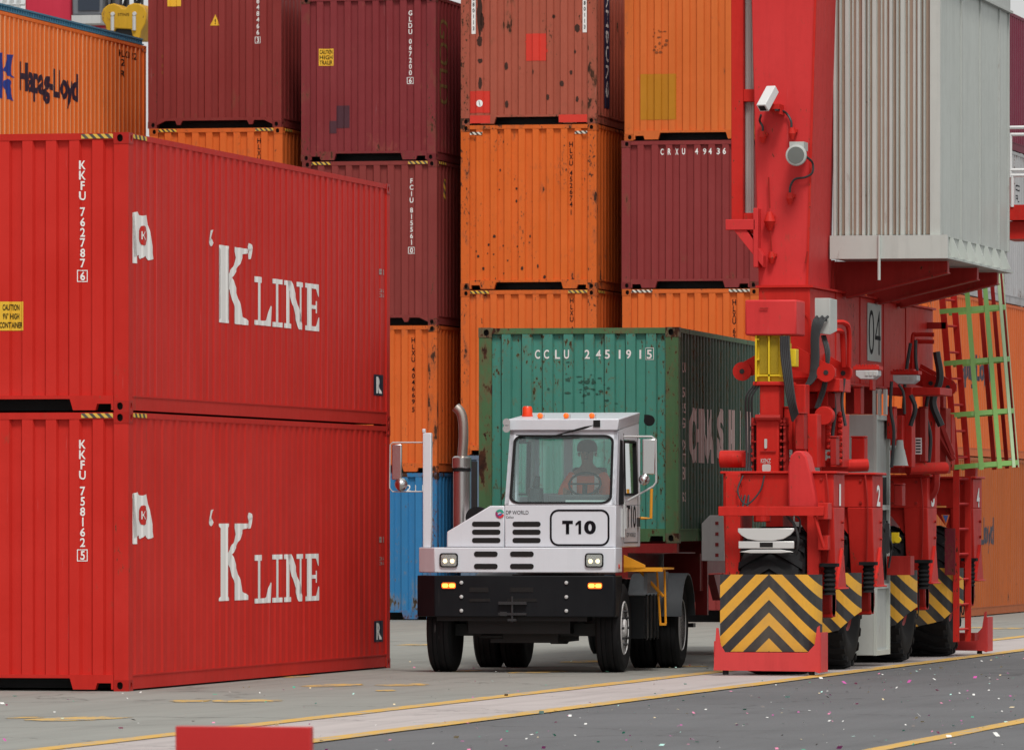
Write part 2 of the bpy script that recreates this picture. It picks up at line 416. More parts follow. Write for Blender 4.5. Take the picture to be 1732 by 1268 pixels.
class Container:
    def __init__(s, name, loc, H, L=12.192, col=(.5, .05, .05, 1), rust=.1, dirt=.35, rz=0, label='', group=None, sill='tunnel', frust=None, spot=7,
                 toprail=None, cat='container', castcol=None, rcol=None, fade=.12, rough=.55, scol=None, sdepth=.027, fcol=None, worn=None, speck=None):
        s.H, s.L = H, L
        s.root = empty(name, loc, rz, label=label, cat=cat, group=group)
        zone = H if rust >= .05 else 0; s.split = False
        pm = paint(name + '_paint', col, rust, dirt, spot=spot, rustcol=rcol, fade=fade, rough=rough, speck=speck, zone=zone)
        fr = frust if frust is not None else min(1, rust + .18)
        fm = paint(name + '_frame_paint', fcol or tuple(c * .93 for c in col[:3]) + (1,), fr, dirt + .1, spot=5, rough=rough)
        cm = paint(name + '_casting', castcol or tuple(c * .7 for c in col[:3]) + (1,), min(1, fr + .25), .6, spot=9)
        sm_ = paint(name + '_side_paint', scol, rust, dirt, spot=spot, rustcol=rcol, fade=fade, rough=rough, speck=speck) if scol else pm
        s.pm, s.fm = pm, fm
        jt = lambda P: [P[0]] + [(a + R.uniform(-.004, .004), d + R.uniform(-.0025, .0025)) for a, d in P[1:-1]] + [P[-1]]
        s.EP, s.SP = jt(end_profile()), jt(side_profile(L, sdepth))
        zb, zt = .16, H - .075
        # end walls
        for y0, sg in ((0, 1), (L, -1)):
            bm = NB(); rows = [[bm.verts.new((a, y0 + sg * d, z)) for a, d in s.EP] for z in (zb, zt)]
            for i in range(len(s.EP) - 1): bm.faces.new((rows[0][i], rows[0][i + 1], rows[1][i + 1], rows[1][i]))
            o = obj('end_wall', bm, pm, s.root)
            if y0 == 0: s.front = o
        for x0, sg in ((0, 1), (CW, -1)):
            bm = NB(); rows = [[bm.verts.new((x0 + sg * d, a, z)) for a, d in s.SP] for z in (zb, H - .06)]
            for i in range(len(s.SP) - 1): bm.faces.new((rows[0][i], rows[0][i + 1], rows[1][i + 1], rows[1][i]))
            obj('side_wall', bm, sm_, s.root)
        if worn:   # pale crease strips: worn, dusty edges on orange, painted sheen on red
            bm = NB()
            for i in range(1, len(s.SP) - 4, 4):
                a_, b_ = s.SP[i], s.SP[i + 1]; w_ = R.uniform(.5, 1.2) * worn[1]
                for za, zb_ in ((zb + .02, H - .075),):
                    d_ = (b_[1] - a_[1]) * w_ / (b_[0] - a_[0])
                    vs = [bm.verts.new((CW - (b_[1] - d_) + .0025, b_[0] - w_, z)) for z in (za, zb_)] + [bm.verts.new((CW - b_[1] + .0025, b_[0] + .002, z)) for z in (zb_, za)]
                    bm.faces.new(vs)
            obj('wear_or_sheen_edge', bm, worn[0], s.root)
        # roof
        bm = NB(); n = int((L - .3) / .21); prev = None
        for i in range(n + 1):
            for dz in (0, -.02):
                y = .1 + (L - .2) * (i + (.5 if dz else 0)) / (n + .5)
                a = (bm.verts.new((.05, y, H - .012 + dz)), bm.verts.new((CW - .05, y, H - .012 + dz)))
                if prev: bm.faces.new((prev[0], prev[1], a[1], a[0]))
                prev = a
        obj('roof', bm, pm, s.root)
        # frame: posts, rails, sills
        bm = NB()
        for x0, x1 in ((0.004, .16), (CW - .16, CW - .004)):
            for y0, y1 in ((.004, .17), (L - .17, L - .004)): box(bm, x0, x1, y0, y1, .118, H - .118)
        for x0, x1 in ((.006, .066), (CW - .066, CW - .006)):
            box(bm, x0, x1, .178, L - .178, H - .062, H - .004)
        for x0, x1, xo in ((.010, .06, 1), (CW - .06, CW - .010, -1)):
            box(bm, x0, x1, .178, L - .178, .020, .155)
            xl = x0 - .006 if xo == 1 else x1 - .02
            box(bm, xl, xl + .026, .178, L - .178, .156, .172)
        for y0, y1 in ((.008, .11), (L - .11, L - .008)): box(bm, .162, CW - .162, y0, y1, H - .075, H - .006)
        box(bm, .162, CW - .162, L - .1, L - .006, .02, .16)
        if sill == 'tunnel':
            t = .62
            poly = [(.165, .172), (.165, .02), (.19, .02), (.19, .085), (.34, .085), (.36, .018), (CW / 2 - t, .018), (CW / 2 - t + .035, .135),
                    (CW / 2 + t - .035, .135), (CW / 2 + t, .018), (CW - .36, .018), (CW - .34, .085), (CW - .19, .085), (CW - .19, .02), (CW - .165, .02), (CW - .165, .172)]
            prism(bm, poly, 'y', .002, .09)
        elif sill == 'lugs':
            poly = [(.165, .185), (.165, .06), (.32, .135), (.50, .135), (.53, .06), (.59, .06), (.63, .135), (CW - .63, .135), (CW - .59, .06), (CW - .53, .06),
                    (CW - .50, .135), (CW - .32, .135), (CW - .165, .06), (CW - .165, .185)]
            prism(bm, poly, 'y', .002, .07)
        else:
            box(bm, .165, CW - .165, .002, .09, .02, .165)
        obj('frame', bm, fm, s.root)
        bm = NB()
        box(bm, .07, CW - .07, .25, L - .25, .135, .15)
        for q in range(int(L / .9)): box(bm, .07, CW - .07, .5 + q * .9, .54 + q * .9, .022, .134)
        obj('floor', bm, M['dark_steel'], s.root)
        # corner castings with real slots
        for x0, sx in ((0, 1), (CW, -1)):
            for y0, sy in ((0, 1), (L, -1)):
                for z0, z1 in ((0, .118), (H - .118, H)):
                    if y0 == L and x0 == 0: continue
                    bm = NB(); zc = (z0 + z1) / 2; wx, wy = .162, .178
                    X = lambda a: x0 + sx * a
                    Y = lambda a: y0 + sy * a
                    n = 5
                    outer = rrect(wx, z1 - z0, .008, n, X(wx / 2), zc); inner = rrect(.062, .078, .03, n, X(.095), zc)
                    ring_prism(bm, outer, inner, 'y', Y(-.001), Y(.02))
                    outer = rrect(wy, z1 - z0, .008, n, Y(wy / 2), zc); inner = rrect(.062, .072, .03, n, Y(.10), zc)
                    ring_prism(bm, outer, inner, 'x', X(-.001), X(.02))
                    xa, xb = sorted((X(.021), X(wx))); ya, yb = sorted((Y(.021), Y(wy)))
                    box(bm, xa, xb, ya, yb, z1 - .012, z1); box(bm, xa, xb, ya, yb, z0, z0 + .012)
                    box(bm, min(X(.155), X(wx)), max(X(.155), X(wx)), ya, yb, z0 + .012, z1 - .012)
                    c = obj('corner_casting', bm, cm, s.root)
                    if y0 == 0:
                        bm = NB(); xa, xb = sorted((X(.03), X(.15))); ya, yb = sorted((Y(.045), Y(.15)))
                        box(bm, xa, xb, ya, yb, z0 + .013, z1 - .013); obj('casting_hollow', bm, M['hole'], c)
    # marks on the front end wall: a from the left edge, z up
    def mark_end(s, name, bm2, m, lift=.004, label=None):
        drape(bm2, s.EP, lambda a, z, d: (a, d - lift, z))
        if s.split: return pieces(name, bm2, m, s.root, gap=.012)[0]
        o = obj(name, bm2, m, s.root)
        if label: o['label'] = label
        return o
    def mark_side(s, name, bm2, m, lift=.004):
        drape(bm2, s.SP, lambda a, z, d: (CW - d + lift, a, z))
        if s.split: return pieces(name, bm2, m, s.root, gap=.03)[0]
        return obj(name, bm2, m, s.root)
    def code(s, chars, check, a, z, step=.110, h=.088, w=.055, m=None, boxed=True, z_stop=None):
        m = m or M['white_letter']
        bm, y = stacked(chars, step, h, w)
        t, _ = stacked(check, step, h, w); yb = y - step * .25
        merge(bm, t, 0, yb)
        if boxed:
            ring2(bm, w * 1.7, h * 1.35, .009, 0, yb)
        bmesh.ops.translate(bm, vec=(a, z, 0), verts=bm.verts[:])
        return s.mark_end('number_lettering', bm, m)
    def hazard(s, m, w=.36, side=True, zoff=0.0):
        for a in (.17, CW - .17 - w):
            bm = NB(); box(bm, a, a + w, .000, .0065, s.H - .062 - zoff, s.H - .014 - zoff); obj('hazard_strip', bm, m, s.root)
        if side:
            bm = NB(); box(bm, CW - .0055, CW + .002, .19, .19 + w * 1.6, s.H - .055, s.H - .012); obj('hazard_strip', bm, M['hazard_side'], s.root)
M['hazard_side'] = stripes('hazard_side', (.75, .47, .04, 1), (.02, .02, .02, 1), .16, ax=('Y', 'Z'))
def ring2(bm, w, h, t, cx, cy):
    for a, b, c, d in ((-w / 2, w / 2, h / 2 - t, h / 2), (-w / 2, w / 2, -h / 2, -h / 2 + t), (-w / 2, -w / 2 + t, -h / 2 + t, h / 2 - t), (w / 2 - t, w / 2, -h / 2 + t, h / 2 - t)):
        bm.faces.new([bm.verts.new((cx + x, cy + y, 0)) for x, y in ((a, c), (b, c), (b, d), (a, d))])
def rect2(w, h, cx, cy, r=0):
    bm = NB()
    flat_poly(bm, rrect(w, h, r or .002, 3, cx, cy)); return bm
def blob2(w, h, cx, cy, n=22, j=.22):
    bm = NB(); vs = []
    flat_poly(bm, [(cx + math.cos(2 * math.pi * i / n) * w / 2 * R.uniform(1 - j, 1 + j), cy + math.sin(2 * math.pi * i / n) * h / 2 * R.uniform(1 - j, 1 + j)) for i in range(n)])
    return bm
H96, H86 = 2.896, 2.591
C_RED = (.52, .022, .015, 1); C_MAROON = (.205, .030, .028, 1); C_ORANGE = (.61, .124, .024, 1); C_SALMON = (.36, .088, .055, 1)
M['sheen_red'] = paint('sheen_red', (.56, .055, .055, 1), bump=0); M['worn_cream'] = paint('worn_cream', (.70, .48, .30, 1), dirt=.6, bump=0)  # light red paints in the crease sheen; cream is wear and dust
C_GREEN = (.062, .245, .192, 1); C_BLUE = (.03, .17, .37, 1)

# ---- the two red containers of the shipping line, near left
ku, kv = -19.56 - CW, 73.55
def kz(py, px): return YARD.z(py, px, kv)
def K_marks(c, zbase, py_text, code, chk, ydrop, second):
    a = lambda px: YARD.x(px, kv) - ku
    step = 17.4 * 76 / F
    c.code(code, chk, a(138), kz(py_text, 138) - zbase, step=step, h=.092, w=.060)
    c.hazard(M['hazard_yellow'], w=.34)
    right = ku + CW
    vy = lambda px: YARD.y(px, right) - kv
    sz = lambda py, px: YARD.z(py, px, YARD.y(px, right)) - zbase
    # big K (serif), slanted shoulders cut like the logo
    x0, x1 = vy(373), vy(420); z0, z1 = sz(545 + ydrop, 373), sz(414 + ydrop, 373)
    w, h = x1 - x0, z1 - z0
    Kp = [[(0, 0), (.32, 0), (.32, .03), (.28, .06), (.28, .94), (.32, .97), (.32, 1), (0, 1), (0, .97), (.04, .94), (.04, .06), (0, .03)],
          [(.28, .62), (.48, .74), (.56, .86), (.52, .94), (.52, 1), (1.0, 1), (1.0, .94), (.84, .92), (.74, .80), (.46, .60), (.42, .55), (.28, .46)],
          [(.34, .52), (.46, .60), (.60, .44), (.74, .26), (.80, .12), (1.02, .06), (1.02, 0), (.52, 0), (.52, .22), (.40, .40), (.28, .47)]]
    bm = NB()
    for p in Kp: flat_poly(bm, p, x0, z0, w, h)
    L = []   # L I N E in slab letters with thin stems
    def bars(lst, ox, sx):
        for p in lst: flat_poly(bm, [(q[0] * sx + ox, q[1]) for q in p], lx0, lz0, lw, lh)
    lx0, lx1 = vy(433), vy(543); lz0, lz1 = sz(549 + ydrop, 433), sz(467 + ydrop, 433); lw, lh = lx1 - lx0, lz1 - lz0
    R4 = lambda x0, x1, y0, y1: [(x0, y0), (x1, y0), (x1, y1), (x0, y1)]
    bars([R4(0, .45, .88, 1), R4(.16, .30, .10, .88), R4(0, .55, 0, .10), [(.55, 0), (.92, 0), (.97, .42), (.90, .42), (.72, .14), (.55, .10)]], 0, .25)
    bars([R4(0, .9, .90, 1), R4(0, .9, 0, .10), R4(.32, .60, .10, .90)], .255, .17)
    bars([R4(0, .35, .90, 1), R4(0, .38, 0, .10), R4(.12, .24, .10, .90), [(.14, 1), (.40, 1), (.96, .12), (.96, 0), (.74, 0), (.24, .80)], R4(.66, 1.0, .90, 1), R4(.78, .90, .16, .90)], .44, .30)
    bars([R4(0, .95, .90, 1), R4(.14, .42, .10, .90), R4(0, .98, 0, .10), [(.84, .74), (.95, .74), (.95, .90), (.70, .90)], R4(.42, .70, .47, .55), [(.70, .38), (.76, .38), (.76, .64), (.70, .64)], [(.86, .30), (.98, .30), (.98, .10), (.70, .10)]], .76, .24)
    # quotation marks
    def quote(px, py, flip):
        qx, qz = vy(px), sz(py, px); pts = []
        for i in range(10):
            t = 2 * math.pi * i / 10; pts.append((qx + .12 * math.cos(t), qz + .045 * math.sin(t)))
        flat_poly(bm, pts)
        if flip: flat_poly(bm, [(qx + .0, qz - .03), (qx + .12, qz - .005), (qx + .06, qz - .13), (qx - .07, qz - .14)])
        else: flat_poly(bm, [(qx - .12, qz + .005), (qx - .0, qz + .03), (qx + .12, qz + .14), (qx - .04, qz + .13)])
    quote(359, 410 + ydrop + (2 if second else 0), False); quote(424, (418 if not second else 402) + ydrop, True)
    c.mark_side('line_lettering', bm, M['white_letter'])
    bm = NB()   # house flag on a short staff
    fx, fz = vy(226), sz(360 + ydrop + (4 if second else 0), 226); fw = vy(256) - fx
    top = [(0, .0), (.25, .02), (.33, -.01), (.55, -.015), (.80, .0)]; bot = [(1.22, -.45), (.9, -.47), (.7, -.43), (.45, -.47), (.30, -.43), (.12, -.46)]
    flat_poly(bm, [(fx + p[0] * fw, fz + p[1]) for p in top + bot])
    flat_poly(bm, [(fx - .04, fz), (fx + .09, fz), (fx + .17, fz - .52), (fx - .0, fz - .52)])
    fo = c.mark_side('flag_emblem', bm, M['white_letter'])
    bm = NB(); ex, ez = fx + fw * .60, fz - .22
    pts = [(ex + .17 * math.cos(t), ez + .105 * math.sin(t)) for t in [2 * math.pi * i / 16 for i in range(16)]]
    flat_poly(bm, pts); drape(bm, c.SP, lambda a_, z, d: (CW - d + .007, a_, z)); obj('emblem_disc', bm, M['flag_red'], fo)
    bm = fit_text('K', .14, .085, .0); bmesh.ops.translate(bm, vec=(ex, ez, 0), verts=bm.verts[:])
    drape(bm, c.SP, lambda a_, z, d: (CW - d + .010, a_, z)); obj('emblem_letter', bm, M['white_letter'], fo)
    # R plate near the far end
    rx0, rx1 = vy(635), vy(649); rz = sz(651 + (416 if second else 0), 640)
    c.mark_side('letter_plate', rect2(rx1 - rx0, .25, (rx0 + rx1) / 2, rz), M['black_plate'])
    bm = fit_text('R', (rx1 - rx0) * .70, .20, .03); bmesh.ops.translate(bm, vec=((rx0 + rx1) / 2, rz, 0), verts=bm.verts[:])
    c.mark_side('plate_letter', bm, M['white_letter'], .007)
    bm = NB()
    for py_ in (458, 462, 492, 500): 
        merge(bm, fit_text('35' if py_ > 480 else 'II', .25, .04, .01), vy(648), sz(py_ + ydrop * (1 if not second else .96), 648))
    c.mark_side('small_marking', bm, M['faded_letter'])
M['flag_red'] = paint('flag_red', C_RED, bump=0)
M['black_plate'] = plain('black_plate', (.01, .012, .03, 1), .5)
K2 = Container('shipping_container', (ku, kv, 0.0), H96, col=C_RED, rust=.02, dirt=.25, frust=.10, spot=9, group='two red containers of the same line stacked at left',
               sdepth=.0225, label='red container with white line name, on the ground at left, lower of its stack')
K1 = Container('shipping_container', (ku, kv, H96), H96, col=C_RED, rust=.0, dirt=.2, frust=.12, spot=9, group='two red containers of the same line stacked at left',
               worn=(M['sheen_red'], .010), sdepth=.0225, label='red container with yellow caution plate and white line name, upper of its stack')  # red strips stand in for light caught on the crease slopes
K_marks(K1, H96, 279, 'KKFU 762787', '6', 0, False)
K_marks(K2, 0, 751, 'KKFU 758162', '5', 471, True)
a = lambda px: YARD.x(px, kv) - ku
sx0, sx1 = a(-4), a(39); s0, s1 = kz(559, 0) - H96, kz(510, 0) - H96
K1.mark_end('caution_plate', rect2(sx1 - sx0, s1 - s0, (sx0 + sx1) / 2, (s0 + s1) / 2), M['yellow_sign'])
bm = NB()
for i, t in enumerate(('CAUTION', '9\'6" HIGH', 'CONTAINER')):
    merge(bm, fit_text(t, (sx1 - sx0) * (.62, .6, .86)[i], .062, .02), (sx0 + sx1) / 2, s1 - .06 - i * .092)
K1.mark_end('plate_lettering', bm, M['black_letter'], .008)

# ---- the far row of stacks
FV = 125.85
def stack_u(px, v=FV): return YARD.x(px, v)
def far(name, px, z, H, col, label, v=FV, u=None, **kw):
    u = stack_u(px, v) if u is None else u
    c = Container(name, (u, v, z), H, col=col, label=label, group='containers stacked in the row behind the truck', **kw)
    c.u, c.v, c.zb = u, v, z
    c.A = lambda px: YARD.x(px, v) - u
    c.Zf = lambda py, px=900: YARD.z(py, px, v) - z
    c.sy = lambda px: YARD.y(px, u + CW) - v
    c.sz = lambda py, px: YARD.z(py, px, YARD.y(px, u + CW)) - z
    return c
STEP = 10.6 / 96.3
def fcode(c, chars, chk, px, py0, m=None, boxed=True, h=.088, step=STEP):
    c.code(chars, chk, c.A(px), c.Zf(py0, px), step=step, h=h, w=.066, m=m, boxed=boxed)
def patch(c, px0, px1, py0, py1, m, name='paint_patch', lift=.004, blob=False):
    x0, x1, z0, z1 = c.A(px0), c.A(px1), c.Zf(py1), c.Zf(py0)
    x0 = max(x0, .162); x1 = min(x1, CW - .162)
    b = blob2(x1 - x0, z1 - z0, (x0 + x1) / 2, (z0 + z1) / 2) if blob else rect2(x1 - x0, z1 - z0, (x0 + x1) / 2, (z0 + z1) / 2)
    return c.mark_end(name, b, m, lift)
def caution(c, px0, px1, py0, py1, lines):
    patch(c, px0, px1, py0, py1, M['yellow_sign'], 'caution_plate')
    x0, x1, z0, z1 = c.A(px0), c.A(px1), c.Zf(py1), c.Zf(py0); bm = NB()
    for i, t in enumerate(lines): merge(bm, fit_text(t, (x1 - x0) * .86, (z1 - z0) * .24, .01), (x0 + x1) / 2, z1 - (z1 - z0) * (.19 + .31 * i))
    c.mark_end('plate_lettering', bm, M['black_letter'], .008)
M['patch_red'] = paint('patch_red', (.60, .045, .03, 1), dirt=.3, bump=0)
M['patch_grey'] = paint('patch_grey', (.075, .03, .04, 1), dirt=.5, bump=0)
M['patch_olive'] = paint('patch_olive', (.42, .17, .012, 1), dirt=.3, bump=0)
M['patch_dark'] = paint('patch_dark', (.22, .06, .02, 1), dirt=.6, bump=0)
M['patch_rust'] = paint('patch_rust', (.05, .022, .016, 1), dirt=.6, bump=0)

# stack C (maroon on orange), farther left
vc = FV
c = far('shipping_container', 252, 0, H96, C_BLUE, 'blue container at ground level hidden behind the red pair at left', rust=.2)
c = far('shipping_container', 252, H96, H96, C_MAROON, 'maroon container second from the ground behind the red pair at left', rust=.1)
c = far('shipping_container', 252, 2 * H96, H96, C_ORANGE, 'orange container with black and yellow strips just over the roof of the upper red container', rust=.12, frust=.3)
c.hazard(M['hazard_yellow'], w=.33); fcode(c, 'HLXU 431208', '4', 437, 238, M['black_letter'], False)
c = far('shipping_container', 250, 3 * H96, H96, (.215, .031, .028, 1), 'dark maroon container with a yellow warning triangle, topmost above the red pair', rust=.06, sill='lugs', frust=.3)
fcode(c, 'APZU 848466', '3', 435, -46)
tri = NB(); x, z = c.A(363), c.Zf(27)
flat_poly(tri, [(x - .085, z - .09), (x + .085, z - .09), (x, z + .11)]); c.mark_end('warning_triangle', tri, M['yellow_sign'])
t = NB(); merge(t, fit_text('!', .02, .09, .01), x, z - .02); c.mark_end('triangle_symbol', t, M['black_letter'], .008)
patch(c, 283, 306, -20, 2, M['yellow_sign'], 'caution_plate')
for yy in (84, 100, 112): patch(c, 272, 276, yy, yy + 6, M['patch_dark'], blob=True)

# stack B
c = far('shipping_container', 511, 0, H86, C_BLUE, 'blue container at ground level behind the truck exhaust', rust=.32, frust=.75, rcol=(.12, .09, .05, 1))
bm = NB(); merge(bm, fit_text('4 2 1 16', .55, .12, .01), c.A(700), c.Zf(825)); c.mark_end('number_lettering', bm, M['white_letter'])
c = far('shipping_container', 511, H86, H86, C_ORANGE, 'orange container with rusty right post between the blue and maroon containers', rust=.22, frust=.62)
fcode(c, 'HLXU 404669', '5', 698, 575, M['black_letter'], False, step=.113)
c = far('shipping_container', 511, 2 * H86, H96, (.22, .040, .036, 1), 'maroon container numbered FCIU 815561 above the far end of the red pair', rust=.08, sill='lugs', frust=.25)
c.hazard(M['hazard_yellow'], w=.35); fcode(c, 'FCIU 815561', '0', 695, 306, step=.113)
bm = NB(); merge(bm, fit_text('II', .25, .35, .01), c.sy(754), c.sz(320, 754)); c.mark_side('small_marking', bm, M['hazard_side'])
c = far('shipping_container', 509, 2 * H86 + H96, H96, (.20, .030, .034, 1), 'plum container numbered GLDU 067200 with a yellow caution plate and grey patches', rust=.1, frust=.45, rcol=(.14, .045, .03, 1))
fcode(c, 'GLDU 067200', '6', 693, 22); caution(c, 539, 564, 78, 107, ('CAUTION', 'HIGH', 'TRAILER'))
patch(c, 569, 591, 175, 213, M['patch_grey']); patch(c, 556, 569, 201, 222, M['patch_grey'], lift=.005)
M['olive_letter'] = plain('olive_letter', (.17, .11, .03, 1), .6)
bm = NB(); merge(bm, fit_text('GOLD', 1.5, .9, .0), 0, 0, rad(-90))
for v_ in bm.verts: v_.co = Vector((c.sy(752) + v_.co.x * .8, c.sz(105, 752) + v_.co.y, 0))
c.mark_side('side_lettering', bm, M['olive_letter'])

# stack A
c = far('shipping_container', 779, 0, H96, (.12, .17, .24, 1), 'grey blue container at ground level behind the green container', rust=.2)
c = far('shipping_container', 779, H96, H96, C_ORANGE, 'orange container directly behind the top left of the green container', rust=.12, frust=.5)
c.hazard(M['hazard_yellow'], w=.34); fcode(c, 'HLXU 417725', '0', 966, 508, M['black_letter'], False)
c = far('shipping_container', 779, 2 * H96, H96, (.62, .122, .020, 1), 'orange container numbered HLXU 452674 with rust spots above the truck cab', rust=.22, frust=.68, spot=8)
c.hazard(M['hazard_white'], w=.22, side=False, zoff=.11); fcode(c, 'HLXU 452674', '1', 965, 244, M['black_letter'], False)
for i in range(26):
    x_ = R.choice((R.uniform(800, 985), R.uniform(800, 880))); y_ = R.uniform(400, 478) if i < 20 else R.uniform(250, 400)
    w_ = R.uniform(1.5, 5); patch(c, x_, x_ + w_, y_, y_ + w_ * R.uniform(.9, 2.2), M['patch_rust'], 'rust_spot', .0045, True)
c = far('shipping_container', 779, 3 * H96, H96, C_SALMON, 'faded brown red container with big rust spots and a red square, above the orange one', rust=.3, frust=.7, spot=6, dirt=.5)
c.split = True
for px_, w_ in ((800, 6), (988, 6)):
    patch(c, px_ - 3.5, px_ + 3.5, -60, 56, M['white_letter'], 'paper_strip')
    bm, _ = stacked('KNHU 280113', .105, .07, .045); bmesh.ops.translate(bm, vec=(c.A(px_), c.Zf(-50), 0), verts=bm.verts[:])
    c.mark_end('strip_lettering', bm, M['black_letter'], .008)
patch(c, 889, 923, 57, 103, M['patch_red']); patch(c, 886, 926, 62, 98, M['patch_red'], lift=.005, blob=True); patch(c, 792, 829, 153, 190, M['patch_red'])
bm = NB(); flat_poly(bm, rrect(.11, .12, .05, 5, c.A(811), c.Zf(174))); c.mark_end('round_sticker', bm, M['white_letter'], .008)
bm = NB(); merge(bm, fit_text('\\', .03, .09, .012), c.A(811), c.Zf(174)); c.mark_end('sticker_mark', bm, M['black_letter'], .011)
for x0_, x1_ in ((792, 829), (945, 995)):
    bm = NB(); box(bm, max(c.A(x0_), .17), min(c.A(x1_), CW - .17), -.002, .001, .03 if x0_ > 900 else .03, .165); obj('paint_patch', bm, M['patch_red'], c.root)
for x_, y0_, y1_, w_ in ((811, -20, 55, 8), (811, 60, 78, 9), (812, 98, 106, 8), (812, 130, 150, 6), (976, 42, 55, 9), (856, 105, 118, 6), (950, 137, 147, 8), (857, 170, 182, 6), (926, 160, 170, 6), (976, 164, 173, 5), (815, 20, 50, 6), (901, 118, 126, 3), (965, 120, 127, 5), (972, 85, 92, 4), (936, 25, 32, 4)):
    patch(c, x_ - w_ / 2, x_ + w_ / 2, y0_, y1_, M['patch_rust'], 'rust_spot', .0045, True)
M['navy'] = plain('navy', (.012, .018, .05, 1), .5)
c.mark_side('lettering_band', rect2(.42, 2.9, c.sy(1028), c.sz(45, 1028)), M['navy'])
bm = NB(); merge(bm, fit_text('HAMBURG', 2.2, .26, .0), 0, 0, rad(-90))
for v_ in bm.verts: v_.co = Vector((c.sy(1028) + v_.co.x, c.sz(60, 1028) + v_.co.y, 0))
c.mark_side('side_lettering', bm, M['white_letter'], .008)

# stack D
c = far('shipping_container', 1052, 0, H96, C_MAROON, 'maroon container at ground level behind the trailer', rust=.15)
c = far('shipping_container', 1052, H96, H96, C_ORANGE, 'orange container with black and white strips beside the crane hood', rust=.06, frust=.3)
c.hazard(M['hazard_white'], w=.37); fcode(c, 'HLXU 620741', '3', 1241, 511, M['black_letter'], False, h=.1)
c = far('shipping_container', 1051, 2 * H96, H86, (.225, .034, .034, 1), 'maroon container lettered CRXU 49436 across its top, left of the crane leg', rust=.05, frust=.35)
c.split = True; bm = NB()
for ch, px_ in zip('CRXU494362', (1119, 1132, 1144, 1156, 1178, 1191, 1201, 1214, 1225, 1239)): merge(bm, fit_text(ch, .055, .11, .02), c.A(px_), c.Zf(259))
c.mark_end('number_lettering', bm, M['white_letter'])
c = far('shipping_container', 1056, 2 * H96 + H86, H96, (.58, .13, .028, 1), 'orange container with a mustard square patch, topmost beside the crane leg', rust=.08, frust=.3)
patch(c, 1083, 1143, 128, 205, M['patch_olive'])
for i in range(22):
    x_ = R.uniform(1101, 1125); y_ = R.uniform(52, 90); w_ = R.uniform(1.5, 6)
    patch(c, x_, x_ + w_, y_, y_ + w_ * R.uniform(.3, 1.4), M['patch_dark'], 'smudge', .0045 + i * .0001, True)

# stack E, its long side visible right of the crane
EV, EU = 126.5, -19.2 - CW
def hl_text(c, pxc, pyc, w, h, m=None):
    bm = NB(); merge(bm, fit_text('Hapag-Lloyd', w, h, .02, .95), c.sy(pxc), c.sz(pyc, pxc)); c.mark_side('line_lettering', bm, M['navy_letter'])
M['navy_letter'] = plain('navy_letter', (.015, .012, .03, 1), .5)
c = far('shipping_container', 0, 0, H96, (.40, .095, .018, 1), 'orange container on the ground right of the crane wheels', v=EV, u=EU, rust=.1, dirt=.45)
hl_text(c, 1655, 905, 4.1, .66)
c.mark_side('small_marking', rect2(.25, .12, c.sy(1654), c.sz(864, 1654)), M['faded_letter'])
c = far('shipping_container', 0, H96, H96, C_ORANGE, 'orange container behind the green ladder cage', v=EV, u=EU, rust=.06)
hl_text(c, 1648, 628, 4.1, .62)
c = far('shipping_container', 0, 2 * H96, H96, (.42, .42, .43, 1), 'weathered grey container above the orange ones at right', v=EV, u=EU, rust=.2, dirt=.6)
c.split = True; bm, _ = stacked('CRL', .2, .12, .5); bmesh.ops.translate(bm, vec=(c.sy(1722), c.sz(318, 1722), 0), verts=bm.verts[:]); c.mark_side('small_marking', bm, M['black_letter'])
c = far('shipping_container', 0, 3 * H96, H86, (.17, .02, .045, 1), 'dark maroon container topmost at the right edge', v=EV, u=EU, rust=.12, dirt=.5)

# stack at far left with the orange side
for i in range(4):
    u = -34.0 - CW
    labs = ['grey container at the bottom of the far left stack', 'orange container low in the far left stack', 'maroon container third from the ground in the far left stack',
            'orange container with a blue emblem and dark lettering on its long side, top left']
    c = far('shipping_container', 0, i * H86, H86, [(.3, .3, .3, 1), C_ORANGE, C_MAROON, (.78, .165, .030, 1)][i], labs[i], v=116.9, u=u, rust=.05, frust=.15, worn=(M['worn_cream'], .010) if i == 3 else None)
bm = NB(); merge(bm, fit_text('Hapag-Lloyd', c.sy(134) - c.sy(35), .64, .035, .95), c.sy(84.5), c.sz(146, 84)); c.mark_side('line_lettering', bm, M['navy_letter'])
bm = NB(); x0, x1, z0, z1 = c.sy(-8), c.sy(24), c.sz(168, 10), c.sz(90, 10); w, h = x1 - x0, z1 - z0
for p in ([(0, .0), (.42, .0), (.50, .5), (.42, 1), (0, .94)], [(.48, .62), (.68, .98), (1, 1), (.86, .6), (1.05, .5), (.72, .52)], [(.50, .40), (.72, .46), (.92, .40), (.82, .32), (1, 0), (.66, .02), (.48, .28)]):
    flat_poly(bm, p, x0, z0, w, h)
M['emblem_blue'] = paint('emblem_blue', (.02, .045, .24, 1), bump=0)
c.mark_side('line_emblem', bm, M['emblem_blue'])
c.split = True; bm = NB(); merge(bm, fit_text('HLXU 52', 1.2, .12, .01), c.sy(217), c.sz(93, 217)); merge(bm, fit_text('R', .22, .12, .01), c.sy(209), c.sz(125, 209)); merge(bm, fit_text('2', .22, .12, .01), c.sy(209), c.sz(106, 209))
c.mark_side('small_marking', bm, M['black_letter'])
